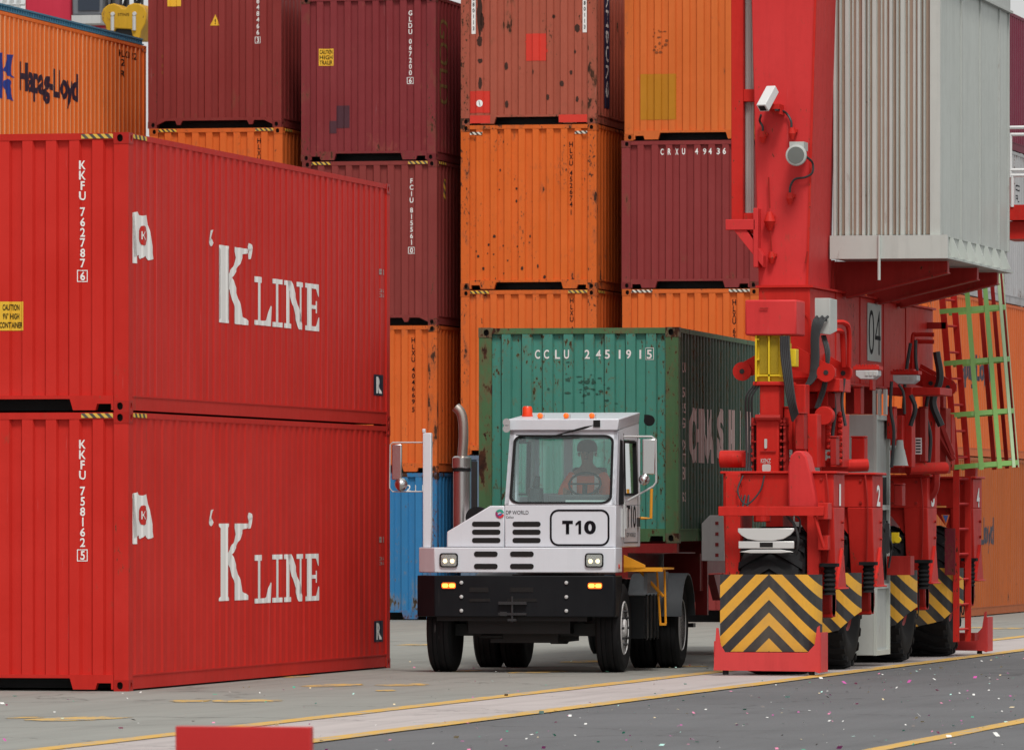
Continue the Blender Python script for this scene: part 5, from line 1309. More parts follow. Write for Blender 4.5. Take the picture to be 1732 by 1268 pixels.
# lugs with pivot discs
bm = NB()
for px, py, y_, s_ in ((1256, 628, .3, -1), (1398, 630, .6, 1), (1427, 631, 2.0, 1), (1575, 648, 8.2, 1), (1604, 655, 8.4, 1)):
    c_ = P(px, py, y_); rr = .108
    dirx = .32 * (-s_)
    prism(bm, [(c_[0] - .10 * abs(1), c_[2] - .05), (c_[0] + .10, c_[2] - .05), (c_[0] + .10 + max(dirx, 0), c_[2] + .05), (c_[0] + dirx * 1.1, c_[2] + .30), (c_[0] - .10 + min(dirx, 0), c_[2] + .05)], 'y', y_ + .01, y_ + .08)
pieces('lug', bm, red, cr)
for px, py, y_ in ((1256, 628, .3), (1398, 630, .6), (1427, 631, 2.0), (1575, 648, 8.2), (1604, 655, 8.4)):
    bm = NB(); lathe(bm, [(-.045, .03), (-.045, .108), (.005, .108)], 'y', P(px, py, y_), 24); pd = obj('pivot_disc', bm, red, cr, smooth=True)
    bm = NB(); lathe(bm, [(-.052, .028), (-.046, .030)], 'y', P(px, py, y_), 12); obj('pin', bm, M['dark_steel'], pd)
# junction box and looping cable bundle
bm = NB(); yj = .7
hexa(bm, [P(1378, 563, yj), P(1404, 566, yj), P(1416, 560, yj + .3), P(1390, 557, yj + .3)], [P(1378, 504, yj), P(1404, 504, yj), P(1416, 507, yj + .3), P(1390, 507, yj + .3)])
obj('junction_box', bm, M['grey2'], cr, bevel=.006)
bm = NB()
for i in range(7):
    o_ = i * 2.6; s0_ = 1379 + i * 3.1
    hose(bm, [P(s0_ + 3, 535 + (i % 3) * 3, yj - .03), P(1376 + o_, 545, yj - .10), P(1373 + o_ * .7, 570, yj - .12), P(1373 + o_ * .7, 610, yj - .12), P(1369 + o_ * .6, 640, yj - .14), P(1354 + o_ * .2, 662 - i, yj - .2), P(1340, 655 - i * 1.2, yj - .3), P(1334 - i * .4, 625, yj - .35)], .016, 6)
for i in range(5): hose(bm, [P(1321 + i * 3, 568, yq), P(1322 + i * 3.2, 600, yg - .10), P(1327 + i * 3, 640, yg - .12), P(1334 + i * 2.6, 680, yg - .1), P(1341 + i * 2, 712 - i * 3, yg)], .017, 6)
for i in range(3): hose(bm, [P(1391 + i * 2, 568, yj + .1), P(1398 + i * 2, 600, yj), P(1397 - i * 2, 650, yj), P(1384 - i * 2, 690, yj)], .02, 6)
for i in range(3): hose(bm, [P(1274 + i * 5, 652, yg), P(1262 + i * 5, 672, yg), P(1262 + i * 5, 720, yg + .1), P(1262 + i * 4, 800, yg), P(1248 + i * 8, 858, yg - .2)], .013, 6)
hose(bm, [P(1330, 870, -.6), P(1345, 890, -.65), P(1350, 915, -.65), P(1345, 940, -.6)], .016); hose(bm, [P(1345, 870, -.6), P(1353, 880, -.6), P(1352, 900, -.6)], .012)
for a_, b_ in (((1540, 580), (1528, 690)), ((1549, 575), (1553, 640))): hose(bm, [P(*a_, 6), P((a_[0] + b_[0]) / 2 - 2, (a_[1] + b_[1]) / 2, 6), P(*b_, 6)], .022)
hose(bm, [P(1584, 595, 8), P(1590, 640, 8), P(1578, 680, 8), P(1592, 720, 8)], .05); hose(bm, [P(1540, 668, 5.6), P(1548, 690, 5.6), P(1540, 720, 5.6)], .03)
pieces('cable_bundle', bm, M['cable'], cr, smooth=True)
bm = NB()
for i in range(2):
    hose(bm, [P(1412, 545 + i * 14, 1.6), P(1428 - i * 6, 546 + i * 14, 1.7), P(1436 - i * 11, 560 + i * 8, 1.8), P(1436 - i * 9, 620, 1.9)], .032)
    hose(bm, [P(1580, 566 + i * 12, 6.6), P(1552 + i * 5, 566 + i * 12, 6.6), P(1544 + i * 6, 572 + i * 10, 6.6), P(1543 + i * 6, 640, 6.6)], .03)
pieces('steel_pipe', bm, red, cr, smooth=True)
# work lamps below the sill
for px0_, px1_, py_, y_ in ((1447, 1485, 632, 2.7), (1510, 1551, 640, 5.4)):
    bm = NB(); prism(bm, [(X(px0_, y_), Zc(py_ - 6, px0_, y_)), (X(px1_, y_), Zc(py_ - 6, px1_, y_)), (X(px1_, y_), Zc(py_ + 3, px1_, y_)), (X(px1_ - 8, y_), Zc(py_ + 9, px1_, y_)), (X(px0_ + 8, y_), Zc(py_ + 9, px0_, y_)), (X(px0_, y_), Zc(py_ + 3, px0_, y_))], 'y', y_, y_ + .25)
    wl_ = obj('work_lamp', bm, M['galv'], cr, bevel=.008)
    bm = NB()
    for i in range(3): pbox(bm, px0_ + 16 + i * 7, px0_ + 21 + i * 7, py_ - 4, py_ + 3, y_ - .012, .012)
    obj('lamp_glass', bm, plain('lamp_pale', (.5, .52, .5, 1), .15), wl_)
    bm = NB(); pbox(bm, px0_ - 4, px1_ + 2, py_ - 13, py_ - 7, y_, .3)
    for i in range(7): pbox(bm, px0_ + i * 5.4, px0_ + i * 5.4 + 3, py_ - 16, py_ - 13, y_, .2)
    obj('lamp_shade', bm, red, wl_)
# wheel groups
M['pan_red'] = paint('pan_red', (.56, .055, .055, 1), .02, .5, rough=.55)
guard_m = stripes('chevron_guard', (.70, .36, .03, 1), (.020, .020, .023, 1), .29, chev=True, cx=.10, wear=.16)
def rtg_tyre(x, y, r=.86, wd=.74):
    w_ = wd / 2; bm = NB()
    lathe(bm, [(-w_ * .8, r * .45), (-w_, r * .62), (-w_, r * .82), (-w_ * .88, r * .93), (-w_ * .7, r * .955), (w_ * .7, r * .955), (w_ * .88, r * .93), (w_, r * .82), (w_, r * .62), (w_ * .8, r * .45)], 'x', (x, y, r - .02), 44)
    n = 22
    for i in range(n):     # chevron tread bars
        a0 = 2 * math.pi * i / n
        for sg in (-1, 1):
            ps = []
            for s_, da, rr in ((0.0, 0, 1.0), (.55, .16, 1.0), (1.0, .26, .93)):
                xx = x + sg * s_ * w_ * 1.0
                for dd in (0, .11):
                    t = a0 + da + dd; ps.append((xx, t, rr))
            V2 = []
            for k in (0, 2, 4):
                for j in (0, 1):
                    xx, t, rr = ps[k + j]
                    for r_ in (r * (.94 if rr == 1 else .86), r * rr): V2.append(bm.verts.new((xx, y + math.cos(t) * r_, r - .02 + math.sin(t) * r_)))
            for k in (0, 4):
                a_ = V2[k:k + 4]; b_ = V2[k + 4:k + 8]
                for q in ((1, 3), (0, 1), (3, 2)): bm.faces.new((a_[q[0]], a_[q[1]], b_[q[1]], b_[q[0]]))
            bm.faces.new((V2[8], V2[9], V2[11], V2[10]))
    return bm
WV = [0.0, 2.8, 7.1, 11.0]
xa = X(1385, -1.0) ; xw = .06
gx_l, gx_r = X(1218, -1.0), X(1385, -1.0)
for i, wy in enumerate(WV):
    wg = empty('wheel_assembly', (0, 0, 0)); wg.parent = cr; wg.location = (0, wy, 0)
    obj('tyre', rtg_tyre(xw, 0), M['rubber'], wg, smooth=True)
    bm = NB(); lathe(bm, [(.28, .36), (.32, .38), (.26, .30), (.28, .12), (.34, .10), (.35, .02)], 'x', (xw, 0, .84), 28); obj('rim', bm, redd, wg, smooth=True)
    zt = 2.33; bm = NB()
    # fork: top box and two arms
    box(bm, -.57, .78, -.42, .45, zt - .03, zt); box(bm, -.54, .74, -.38, .40, 1.92, zt - .03)
    for x0_, x1_, xx0, xx1 in ((.44, .74, .46, .74), (-.54, -.33, -.54, -.36)):
        hexa(bm, [(xx0, -.22, 1.0), (xx1, -.22, 1.0), (xx1, .30, 1.0), (xx0, .30, 1.0)], [(x0_, -.38, 1.92), (x1_, -.38, 1.92), (x1_, .40, 1.92), (x0_, .40, 1.92)])
    box(bm, .42, .80, -.30, .36, .98, 1.0); box(bm, .50, .68, -.12, .12, .66, .98)
    # small brackets under the top plate
    tube(bm, [(-.1, -.3, 1.93), (-.1, -.3, 1.75)], .1, 10)
    fk = obj('fork', bm, red, wg, bevel=.01)
    bm = NB(); lathe(bm, [(.44, .03), (.46, .19), (.66, .19), (.68, .17), (.68, .02)], 'x', (0, 0, .84), 20); obj('hub_motor', bm, redd, wg, smooth=True)
    bm = NB(); b = fit_text(str(i + 1), .26 if i != 0 else .12, .25, .03)
    for v_ in b.verts: v_.co = Vector((.746, .04 + v_.co.x, 2.06 + v_.co.y))
    bm.free(); obj('wheel_number', b, M['white_letter'], fk)
    # chevron guard plate with rolled right edge
    gz0, gz1 = .28, 1.155; bm = NB()
    prof = [(gx_l, -.93)] + [(gx_l, -1.0)] + [(gx_r - .24 + .24 * math.sin(rad(t)), -1.0 + .24 * (1 - math.cos(rad(t)))) for t in range(0, 100, 15)]
    ch = .0 if i == 0 else .42
    prev = None
    for p in prof:
        zl = gz0 + (max(0, (p[0] - (gx_r - .46)) / .46) * ch)
        a_ = (bm.verts.new((p[0], p[1], zl)), bm.verts.new((p[0], p[1], gz1)))
        if prev: bm.faces.new((prev[0], a_[0], a_[1], prev[1]))
        prev = a_
    g_ = obj('wheel_guard', bm, guard_m, wg); sm = g_.modifiers.new('s', 'SOLIDIFY'); sm.thickness = .012
    # bellows fitting at the arm foot
    bm = NB(); lathe(bm, [(k * .027, (.058 if k % 2 else .074)) for k in range(13)], 'z', (.70, -.42, .92), 14)
    box(bm, .60, .80, -.52, -.34, 1.24, 1.28); obj('bellows', bm, M['rubber'], wg, smooth=True)
    if i in (2, 3):
        bm = NB(); hose(bm, [(.55, -.3, 1.1), (.62, -.3, .85), (.6, -.3, .55), (.55, -.3, .7)], .008); obj('chain', bm, M['dark_steel'], wg)
# fronts: pans at both ends
for y_, flip in ((-1.12, 1), (12.1, -1)):
    bm = NB(); x0_, x1_ = X(1207, -1.12), X(1385, -1.12) + .01
    pts = [(x0_, .07), (x0_ + .03, .55), (x0_ + .055, .55), (x0_ + .08, .36), (x0_ + .13, .275), (x1_ - .14, .275), (x1_ - .06, .36), (x1_ - .03, .56), (x1_, .58), (x1_, .04), (x1_ - .06, .06)]
    prism(bm, pts, 'y', y_, y_ + .02); box(bm, x1_ - .012, x1_ + .01, y_ + .02, y_ + .5, .05, .50); box(bm, x0_, x0_ + .02, y_ + .02, y_ + .4, .08, .4)
    pn = obj('bumper_pan', bm, M['pan_red'], cr)
    bm = NB()
    for q in (x0_ + .13, x1_ - .10): tube(bm, [(q, y_ + .05, .10), (q, y_ + .05, .02)], .035, 10)
    pieces('rubber_foot', bm, M['rubber'], pn)
bm = NB(); box(bm, -.1, .62, 11.6, 12.0, .20, .30); obj('cross_member', bm, redd, cr)
# wheel one: cross bar, headlamp hood, mirror-like mudguard, curved duct
bm = NB(); yz = -.75; pbox(bm, 1215, 1393, 856, 872, yz, .10); pbox(bm, 1227, 1252, 800, 975, -.45, .1); tube(bm, [P(1378, 872, yz + .05), P(1393, 926, yz + .1)], .022, 6)
pbox(bm, 1383, 1400, 850, 878, yz + .05, .3); pbox(bm, 1383, 1400, 905, 930, yz + .2, .2); pbox(bm, 1365, 1385, 872, 975, -.5, .15); obj('cross_bar', bm, red, cr, bevel=.006)
bm = NB(); d0 = [(1333, 858), (1333, 790), (1337, 770), (1345, 762), (1356, 762), (1364, 772), (1371, 800), (1377, 830), (1381, 858)]
prism(bm, [(X(a_, -.55), Zc(b_, a_, -.55)) for a_, b_ in d0], 'y', -.55, -.15); obj('belt_guard', bm, pink, cr, bevel=.02)
M['bright_steel'] = plain('bright_steel', (.72, .72, .71, 1), .32, .7)
bm = NB(); yl = -.85
dpt = [(1248, 893), (1248, 899), (1254, 905), (1264, 911), (1282, 914), (1308, 914), (1325, 911), (1337, 904), (1343, 897), (1343, 893)]
prism(bm, [(X(a_, yl), Zc(b_, a_, yl)) for a_, b_ in dpt], 'y', yl, yl + .03); pbox(bm, 1249, 1343, 915, 927, yl, .03)
prism(bm, [(X(a_, yl), Zc(b_, a_, yl)) for a_, b_ in ((1250, 933), (1270, 929), (1320, 929), (1343, 933), (1320, 935), (1270, 935))], 'y', yl, yl + .03)
mg = pieces('mudguard', bm, M['bright_steel'], cr, bevel=.004)[0]
bm = NB(); pbox(bm, 1285, 1307, 917, 925, yl - .006, .006); obj('slot', bm, M['hole'], mg)
# drums, gearboxes and hoses between sill and forks
bm = NB()
for (a_, b_, c_, d_, y_, dp) in ((1340, 1362, 650, 795, .1, .3), (1366, 1382, 700, 790, .2, .3), (1382, 1400, 660, 760, .9, .4), (1404, 1425, 700, 790, 1.2, .5), (1505, 1526, 702, 790, 5.6, .3), (1530, 1542, 655, 790, 5.8, .3), (1560, 1582, 668, 795, 8.0, .4),
                                 (1592, 1610, 700, 795, 9.6, .3), (1341, 1420, 640, 662, .7, .8), (1500, 1590, 655, 668, 5.9, 1.0)):
    pbox(bm, a_, b_, c_, d_, y_, dp)
for px, y_ in ((1386, .9), (1534, 6.2)):
    tube(bm, [P(px, 700, y_), P(px, 790, y_)], .07, 12)
tube(bm, [P(1388, 789, 1.6), P(1468, 786, 1.8)], .075, 12); tube(bm, [P(1535, 793, 6.4), P(1600, 791, 6.8)], .075, 12)
tube(bm, [P(1378, 700, .5), P(1378, 786, .5)], .045, 10)
for i in range(9): lathe(bm, [(-.03, .03), (0, .035)], 'y', P(1421, 700 + i * 10, 1.2), 6); lathe(bm, [(-.03, .025), (0, .03)], 'y', P(1402, 690 + i * 11, .85), 6)
lathe(bm, [(-.12, .11), (.05, .11)], 'y', P(1396, 703, .8), 18); lathe(bm, [(-.2, .1), (.1, .1)], 'x', P(1247, 776, .1), 16); pbox(bm, 1254, 1272, 765, 790, 0, .3)
pieces('drive_unit', bm, red, cr, bevel=.008)
bm = NB()
for (a_, b_, c_, d_, y_, dp) in ((1343, 1415, 660, 700, 1.2, .5), (1430, 1475, 640, 700, 6, .3), (1505, 1600, 690, 800, 9.0, .4), (1500, 1540, 940, 972, 5.0, .3), (1352, 1412, 665, 690, .95, .2)): pbox(bm, a_, b_, c_, d_, y_, dp)
for a_, b_ in (((1568, 700), (1612, 778)), ((1586, 705), (1610, 770))): tube(bm, [P(*a_, 9), P(*b_, 9)], .05, 6)
hose(bm, [P(1582, 800, 7), P(1581, 825, 7), P(1572, 840, 7), P(1560, 845, 7)], .06)
pieces('brace', bm, redd, cr)
# grey cabinet between wheels two and three
bm = NB(); yc = 4.2; cx0, cx1 = -.60, X(1480, yc); yce = Yv(1503, cx1); z0c, z1c = Zc(1108, 1490, yc), Zc(701, 1460, yc)
box(bm, cx0, cx1 - .02, yc, yce, z0c, z1c); cab = obj('grey_cabinet', bm, M['grey2'], cr, bevel=.008)
bm = NB(); 
for y_ in (yc, yce - .06): box(bm, cx1 - .02, cx1 + .02, y_, y_ + .06, z0c, z1c)
for z_ in (z0c, z0c + .8, z0c + 1.75, z1c - .06): box(bm, cx1 - .018, cx1 + .018, yc + .06, yce - .06, z_, z_ + .06)
for px in (1476, 1484, 1494): pbox(bm, px, px + 5, 658, 701, yc + .2, .1)
obj('cabinet_frame', bm, M['grey'], cab)
bm = NB(); box(bm, cx1 - .019, cx1 - .01, yc + .1, yce - .1, z0c + .9, z1c - .75); obj('recess', bm, M['hole'], cab)
bm = NB()
for i in range(5): hose(bm, [P(1488 + i * 2, 880, yc), P(1495 + i * 3, 895 + i * 5, yc - .05), P(1505 + i, 915 + i * 3, yc), P(1500, 935, yc)], .012)
pbox(bm, 1497, 1504, 885, 935, yc - .1, .05); obj('wiring', bm, M['dark_steel'], cab)
bm = NB(); lathe(bm, [(-.06, .04), (0, .04)], 'y', P(1519, 912, 4.6), 12); pbox(bm, 1508, 1520, 900, 918, 4.6, .05); obj('yellow_switch', bm, yel2, cr)
# loudspeaker
bm = NB(); lathe(bm, [(0, .04), (.1, .05), (.12, .06), (.30, .10), (.31, .11)], 'z', (X(1522, 5.0), 5.0, Zc(778, 1522, 5.0)), 20)
for v_ in bm.verts: v_.co.z = 2 * Zc(761, 1522, 5.0) - v_.co.z
tube(bm, [P(1505, 757, 5.0), P(1520, 757, 5.0)], .03, 8); obj('loudspeaker', bm, M['grey2'], cr, smooth=True)
bm = NB(); pbox(bm, 1547, 1559, 740, 768, 6.3, .01); pl_ = obj('notice_plate', bm, M['white_letter'], cr)
bm = NB()
for i in range(5): pbox(bm, 1549, 1557, 743 + i * 5, 745 + i * 5, 6.294, .005)
obj('notice_lines', bm, M['black_letter'], pl_)
bm = NB(); pbox(bm, 1598, 1615, 893, 972, 9.9, .05); obj('grimy_panel', bm, paint('grimy_red', (.16, .02, .03, 1), .4, .9), cr)
for q in range(4):
    y_ = WV[q]; bm = NB()
    hose(bm, [(.66, y_ - .42, 2.3), (.69, y_ - .44, 2.0), (.68, y_ - .38, 1.6), (.66, y_ - .32, 1.3)], .011); pieces('conduit', bm, redd, cr, smooth=True)
    bm = NB(); hose(bm, [(-.3, y_ - .44, 2.28), (-.35, y_ - .5, 2.1), (-.25, y_ - .5, 1.95), (-.1, y_ - .46, 2.1), (-.05, y_ - .44, 2.28)], .010); pieces('cable', bm, M['cable'], cr, smooth=True)
    bm = NB()
    for zz in (1.15, 1.35, 1.55, 1.75): tube(bm, [(.74, y_ + .2, zz), (.765, y_ + .2, zz)], .02, 6)
    for xx in (-.49, -.40, .3, .60):
        for zz in (1.98, 2.24): tube(bm, [(xx, y_ - .40, zz), (xx, y_ - .365, zz)], .018, 6)
    pieces('bolt', bm, redd, cr)
    bm = NB(); prism(bm, [(.20, 1.92), (.44, 1.92), (.44, 1.6)], 'y', y_ - .30, y_ - .27); prism(bm, [(y_ - .30, 1.0), (y_ + .3, 1.0), (y_ + .1, 1.45)], 'x', .741, .775); pieces('gusset', bm, red, cr)
for a_, b_, c_, d_, y_, mm in ((1440, 1462, 740, 790, 3.4, red), (1470, 1476, 640, 660, 3.2, redd), (1500, 1512, 690, 742, 5.0, red), (1512, 1526, 820, 855, 4.9, redd), (1404, 1414, 740, 786, .6, redd), (1345, 1360, 700, 760, -.2, redd), (1326, 1340, 690, 760, .0, red), (1555, 1565, 690, 780, 6.5, redd), (1586, 1596, 640, 690, 8.8, redd), (1444, 1456, 655, 700, 3.4, redd)):
    bm = NB(); pbox(bm, a_, b_, c_, d_, y_, .25); box(bm, X(a_, y_) - .01, X(b_, y_) + .01, y_ - .01, y_ + .2, Zc(c_, a_, y_), Zc(c_, a_, y_) + .02); obj('fitting', bm, mm, cr, bevel=.008)
for pts_, r_ in (([(1352, 650), (1352, 700), (1362, 720), (1362, 790)], .02), ([(1410, 660), (1412, 700), (1408, 740), (1413, 785)], .022), ([(1428, 640), (1424, 680), (1430, 720)], .02), ([(1508, 645), (1506, 690), (1512, 730), (1508, 790)], .022), ([(1520, 650), (1528, 665), (1530, 700)], .018), ([(1570, 665), (1566, 700), (1574, 740), (1570, 790)], .024), ([(1500, 880), (1508, 920), (1503, 960)], .014), ([(1560, 860), (1556, 900), (1562, 950)], .016)):
    bm = NB(); yq_ = 1.0 if pts_[0][0] < 1440 else (4.8 if pts_[0][0] < 1535 else 7.0)
    hose(bm, [P(a_, b_, yq_) for a_, b_ in pts_], r_); obj('cable', bm, M['cable'], cr, smooth=True)
# triangle sign and amber bar between wheels
bm = NB(); y_ = 9.4; pbox(bm, 1566, 1600, 855, 858, y_, .02); obj('amber_bar', bm, plain('amber_strip', (.8, .3, .08, 1), .4), cr)
bm = NB(); prism(bm, [(X(1592, y_), Zc(870, 1592, y_)), (X(1606, y_), Zc(870, 1606, y_)), (X(1600, y_), Zc(890, 1600, y_))], 'y', y_, y_ + .01); tsg = obj('warning_triangle', bm, plain('triangle_orange', (.7, .15, .03, 1), .5), cr)
bm = NB(); prism(bm, [(X(1595, y_), Zc(871, 1592, y_)), (X(1604, y_), Zc(871, 1606, y_)), (X(1600, y_), Zc(884, 1600, y_))], 'y', y_ - .006, y_ - .001); obj('triangle_core', bm, plain('triangle_blue', (.06, .12, .35, 1), .5), tsg)

# ladders with safety cage
ly = 10.0
def ladder(px0b, py0, px0t, py1, wpx, name):
    bm = NB(); zb2, zt2 = Zc(py0, px0b, ly), Zc(py1, px0t, ly); xb2, xt2 = X(px0b, ly), X(px0t, ly)
    for dy, q_ in ((0, 0), (.42, .09)):
        hexa(bm, [(xb2 + q_, ly + dy, zb2), (xb2 + q_ + .08, ly + dy, zb2), (xb2 + q_ + .08, ly + dy + .02, zb2), (xb2 + q_, ly + dy + .02, zb2)], [(xt2 + q_, ly + dy, zt2), (xt2 + q_ + .08, ly + dy, zt2), (xt2 + q_ + .08, ly + dy + .02, zt2), (xt2 + q_, ly + dy + .02, zt2)])
    o = obj('ladder', bm, red, cr)
    bm = NB(); n = int((zt2 - zb2) / .305)
    for i in range(n):
        t = (i + .5) / n; x_ = xb2 + (xt2 - xb2) * t + .04; z_ = zb2 + (zt2 - zb2) * t
        tube(bm, [(x_, ly + .021, z_), (x_ + .09, ly + .419, z_)], .017, 6)
    pieces('rung', bm, pink, o)
    return xb2, xt2, zb2, zt2
ladder(1612, 1085, 1612, 788, 10, 'low'); xb2, xt2, zb2, zt2 = ladder(1612, 795, 1583, 440, 10, 'high')
bm = NB(); box(bm, xb2 - .35, xb2, ly + .0, ly + .06, zb2 + .3, zb2 + .38); box(bm, X(1583, ly) - .3, X(1600, ly), ly, ly + .08, Zc(556, 1590, ly), Zc(545, 1590, ly))
box(bm, X(1630, ly), X(1648, ly), ly + .1, ly + .3, Zc(805, 1640, ly), Zc(785, 1640, ly)); pieces('ladder_bracket', bm, redd, cr)
M['green_band'] = paint('cage_green', (.22, .46, .11, 1), .02, .2, rough=.35, spec=.7); M['sheen_band'] = paint('cage_sheen', (.50, .66, .40, 1), .02, .2, rough=.35)
lean = math.atan2(xt2 - xb2, zt2 - zb2)
def cage_pt(t, ang, r=.36):   # t metres up the ladder, ang 0..180 round the hoop
    x_ = xb2 + .08 + math.sin(lean) * t; z_ = zb2 + math.cos(lean) * t
    out = .32 * math.sin(ang) ** .8 * 2 if False else None
    dx_ = .12 + .62 * math.sin(ang); dy_ = .21 - .40 * math.cos(ang)
    if ang < 0.01 or ang > math.pi - .01: dx_ = -.06
    return Vector((x_ + dx_ * math.cos(lean), ly + dy_, z_ - dx_ * math.sin(lean)))
def band(bm, pts, wv, thick=.006):
    """flat strip along pts; wv is the half-width vector"""
    L = []
    c0 = sum(pts, Vector()) / len(pts)
    for p in pts:
        L.append((bm.verts.new(p - wv), bm.verts.new(p + wv)))
    for a_, b_ in zip(L, L[1:]): bm.faces.new((a_[0], a_[1], b_[1], b_[0]))
cage = empty('safety_cage', (0, 0, 0)); cage.parent = cr
upv = Vector((math.sin(lean), 0, math.cos(lean)))
for k in range(4):
    t = .04 + k * .665
    bm = NB(); n = 16; band(bm, [cage_pt(t, math.pi * i / n) for i in range(n + 1)], upv * .031)
    o = obj('hoop', bm, M['green_band'], cage); sm = o.modifiers.new('s', 'SOLIDIFY'); sm.thickness = .008
for ang, mm in ((18, 'green_band'), (42, 'green_band'), (68, 'sheen_band'), (92, 'sheen_band')) :  # outer straps get a paler green, sheen put into the colour
    bm = NB(); a_ = rad(ang); tn = (cage_pt(0, a_ + .02) - cage_pt(0, a_ - .02)).normalized() * .031
    band(bm, [cage_pt(-.02 + 2.9 * i / 6, a_) for i in range(7)], tn); o = obj('cage_strap', bm, M[mm], cage); sm = o.modifiers.new('s', 'SOLIDIFY'); sm.thickness = .008
for ang in (112, 136, 156):
    bm = NB(); a_ = rad(ang); tn = (cage_pt(0, a_ + .02) - cage_pt(0, a_ - .02)).normalized() * .031
    band(bm, [cage_pt(-.02 + 2.9 * i / 6, a_) for i in range(7)], tn); o = obj('cage_strap', bm, redd, cage); sm = o.modifiers.new('s', 'SOLIDIFY'); sm.thickness = .008

# ------------------------------------------------------------------ far crane parts behind the top left stack
fv = 158.0
g2 = empty('gantry_crane', (YARD.x(100, fv), fv, 0), 0, label='distant red gantry crane with its operator cabin above the orange container at top left', cat='crane')
FC = Frame(TH, YARD.x(100, fv), fv)
def fb(bm, px0, px1, py0, py1, y, dep): box(bm, FC.x(px0, y), FC.x(px1, y), y, y + dep, FC.z(py1, (px0 + px1) / 2, y), FC.z(py0, (px0 + px1) / 2, y))
bm = NB(); fb(bm, 42, 122, -60, 42, 0, 2.5); fb(bm, 60, 178, 26, 48, .4, 1.5); fb(bm, -200, 900, -140, -60, 0, 2.0); pieces('girder', bm, paint('far_red', (.50, .03, .06, 1), .02, .3), g2, bevel=.05)
bm = NB(); fb(bm, -210, -180, -60, 1030, 0, 1); fb(bm, 880, 905, -60, 1030, 0, 1); pieces('leg', bm, paint('far_red_leg', (.45, .03, .04, 1), .02, .3), g2)
bm = NB(); fb(bm, 122, 174, -30, 26, -.2, 1.6); cbn = obj('cabin', bm, paint('cabin_grey', (.16, .17, .19, 1), 0, .3), g2, bevel=.04)
bm = NB(); fb(bm, 132, 168, -20, 18, -.23, .02); obj('cabin_window', bm, plain('cabin_glass', (.02, .03, .05, 1), .1), cbn)
bm = NB(); fb(bm, 121, 170, 26, 40, -.3, 1.7); obj('cabin_floor', bm, M['galv'], cbn)
bm = NB()
for i in range(7): a_ = FC.x(-4 + i * 6, -1), ; tube(bm, [(FC.x(-4 + i * 6, -1), -1, FC.z(26, 0, -1)), (FC.x(2 + i * 6 + (4 if i % 2 else -4), -1), -1, FC.z(-30, 0, -1))], .03, 6)
for py in (8, 22): tube(bm, [(FC.x(-6, -1), -1, FC.z(py, 0, -1)), (FC.x(42, -1), -1, FC.z(py, 40, -1))], .03, 6)
tube(bm, [(FC.x(-6, -1), -1, FC.z(26, 0, -1)), (FC.x(45, -1), -1, FC.z(26, 0, -1))], .04, 6)
obj('walkway_lattice', bm, M['galv'], g2)
bm = NB()
for i in range(6): fb(bm, 178 + i * 12, 181 + i * 12, -60, 14, -.2, .1)
for i in range(3): tube(bm, [(FC.x(185 + i * 22, 0), 0, FC.z(20, 200, 0)), (FC.x(206 + i * 22, 0), 0, FC.z(-40, 200, 0))], .05, 6)
obj('hoist_rope', bm, M['dark_steel'], g2)
hb = empty('head_block', FC.loc and (FC.u0 + FC.x(210, -1.5), FC.v0 - 1.5, FC.z(45, 210, -1.5)), 0, label='yellow hoist head block with two rounded sheave covers at top left', cat='head block')
yb_m = paint('head_yellow', (.50, .28, .02, 1), .15, .5)
sc = 12400 / 162.0
def hp(px, py): return ((px - 210) / sc, -(py - 45) / sc)
bm = NB()
pts = [(170, 22), (174, 14), (182, 8), (192, 6), (202, 10), (206, 15), (212, 15), (217, 9), (226, 6), (236, 7), (245, 14), (249, 24), (247, 40), (240, 52), (237, 68), (226, 68), (222, 50), (195, 48), (190, 62), (180, 58), (177, 42), (171, 34)]
prism(bm, [hp(*p) for p in pts], 'y', 0, .8); obj('block_body', bm, yb_m, hb, bevel=.02)
bm = NB()
for px in (190, 228):
    q = hp(px, 24); lathe(bm, [(-.03, .04), (0, .05)], 'y', (q[0], 0, q[1]), 12); q0, q1 = hp(px, 28), hp(px, 52); tube(bm, [(q0[0], -.02, q0[1]), (q1[0], -.02, q1[1])], .04, 6)
pieces('sheave_pin', bm, M['galv'], hb)
q = hp(209, 25); b = fit_text('STINIS', .26, .06, .0)
for v_ in b.verts: v_.co = Vector((q[0] + v_.co.x, -.006, q[1] + v_.co.y))
obj('maker_lettering', b, M['black_letter'], hb)
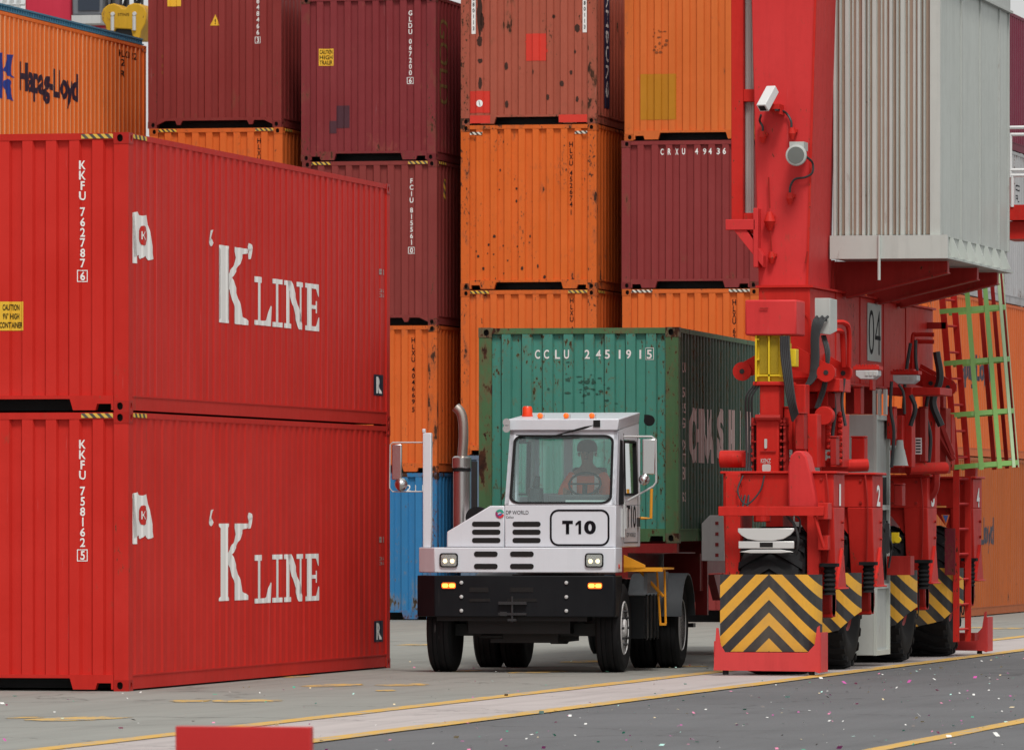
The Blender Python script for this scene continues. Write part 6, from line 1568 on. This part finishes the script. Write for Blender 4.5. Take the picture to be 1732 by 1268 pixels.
bm = NB(); q0, q1 = hp(193, 68), hp(224, 48); box(bm, q0[0], q1[0], .1, .6, q0[1], q1[1]); obj('block_core', bm, M['dark_steel'], hb)

# ------------------------------------------------------------------ red board in the foreground
by = 31.5; bx0, bx1 = YARD.x(296.5, by), YARD.x(525, by); bzt = YARD.z(1228, 410, by)
sb = empty('red_board', ((bx0 + bx1) / 2, by, 0), 0, label='plain red sheet metal board on two legs cut off by the bottom edge', cat='board')
w = bx1 - bx0; bm = NB(); box(bm, -w / 2, w / 2, 0, .06, bzt - .5, bzt); obj('panel', bm, paint('board_red', (.50, .03, .03, 1), 0, .2), sb, bevel=.004)
for q in (-w / 2 + .08, w / 2 - .08):
    bm = NB(); tube(bm, [(q, .03, 0), (q, .03, bzt - .5)], .02, 10); box(bm, q - .06, q + .06, -.15, .2, 0, .012); pieces('leg', bm, M['galv'], sb)

# ------------------------------------------------------------------ confetti and litter
cols = [(.75, .75, .72, 1), (.75, .75, .72, 1), (.45, .75, .68, 1), (.75, .22, .38, 1), (.03, .35, .22, 1), (.75, .6, .35, 1), (.16, .14, .13, 1), (.55, .08, .35, 1)]
mats = [plain('confetti_paper', c_, .6) for c_ in cols]
bm = NB()
for i in range(1700):
    if i < 1350: v = 42 + 62 * R.random() ** 1.3; u = R.uniform(-13.6, -6)
    else: v = R.uniform(50, 90); u = R.uniform(-24, -13.6)
    D_ = v; sz_ = R.uniform(.005, .015) * (1 if R.random() < .85 else 1.7); a_ = R.uniform(0, 6.28); tl = R.uniform(.1, .9)
    dx_ = Vector((math.cos(a_), math.sin(a_), 0)) * sz_; dy_ = Vector((-math.sin(a_) * math.cos(tl), math.cos(a_) * math.cos(tl), math.sin(tl))) * sz_ * R.uniform(.4, 1)
    p = Vector((u, v, .013 + sz_ * math.sin(tl) * 1.02)); f = bm.faces.new([bm.verts.new(p + q) for q in (-dx_ - dy_, dx_ - dy_, dx_ + dy_, -dx_ + dy_)]); f.material_index = R.randrange(len(cols))
tag(obj('confetti', bm, mats), label='coloured paper confetti scattered over the asphalt', cat='confetti', kind='stuff')
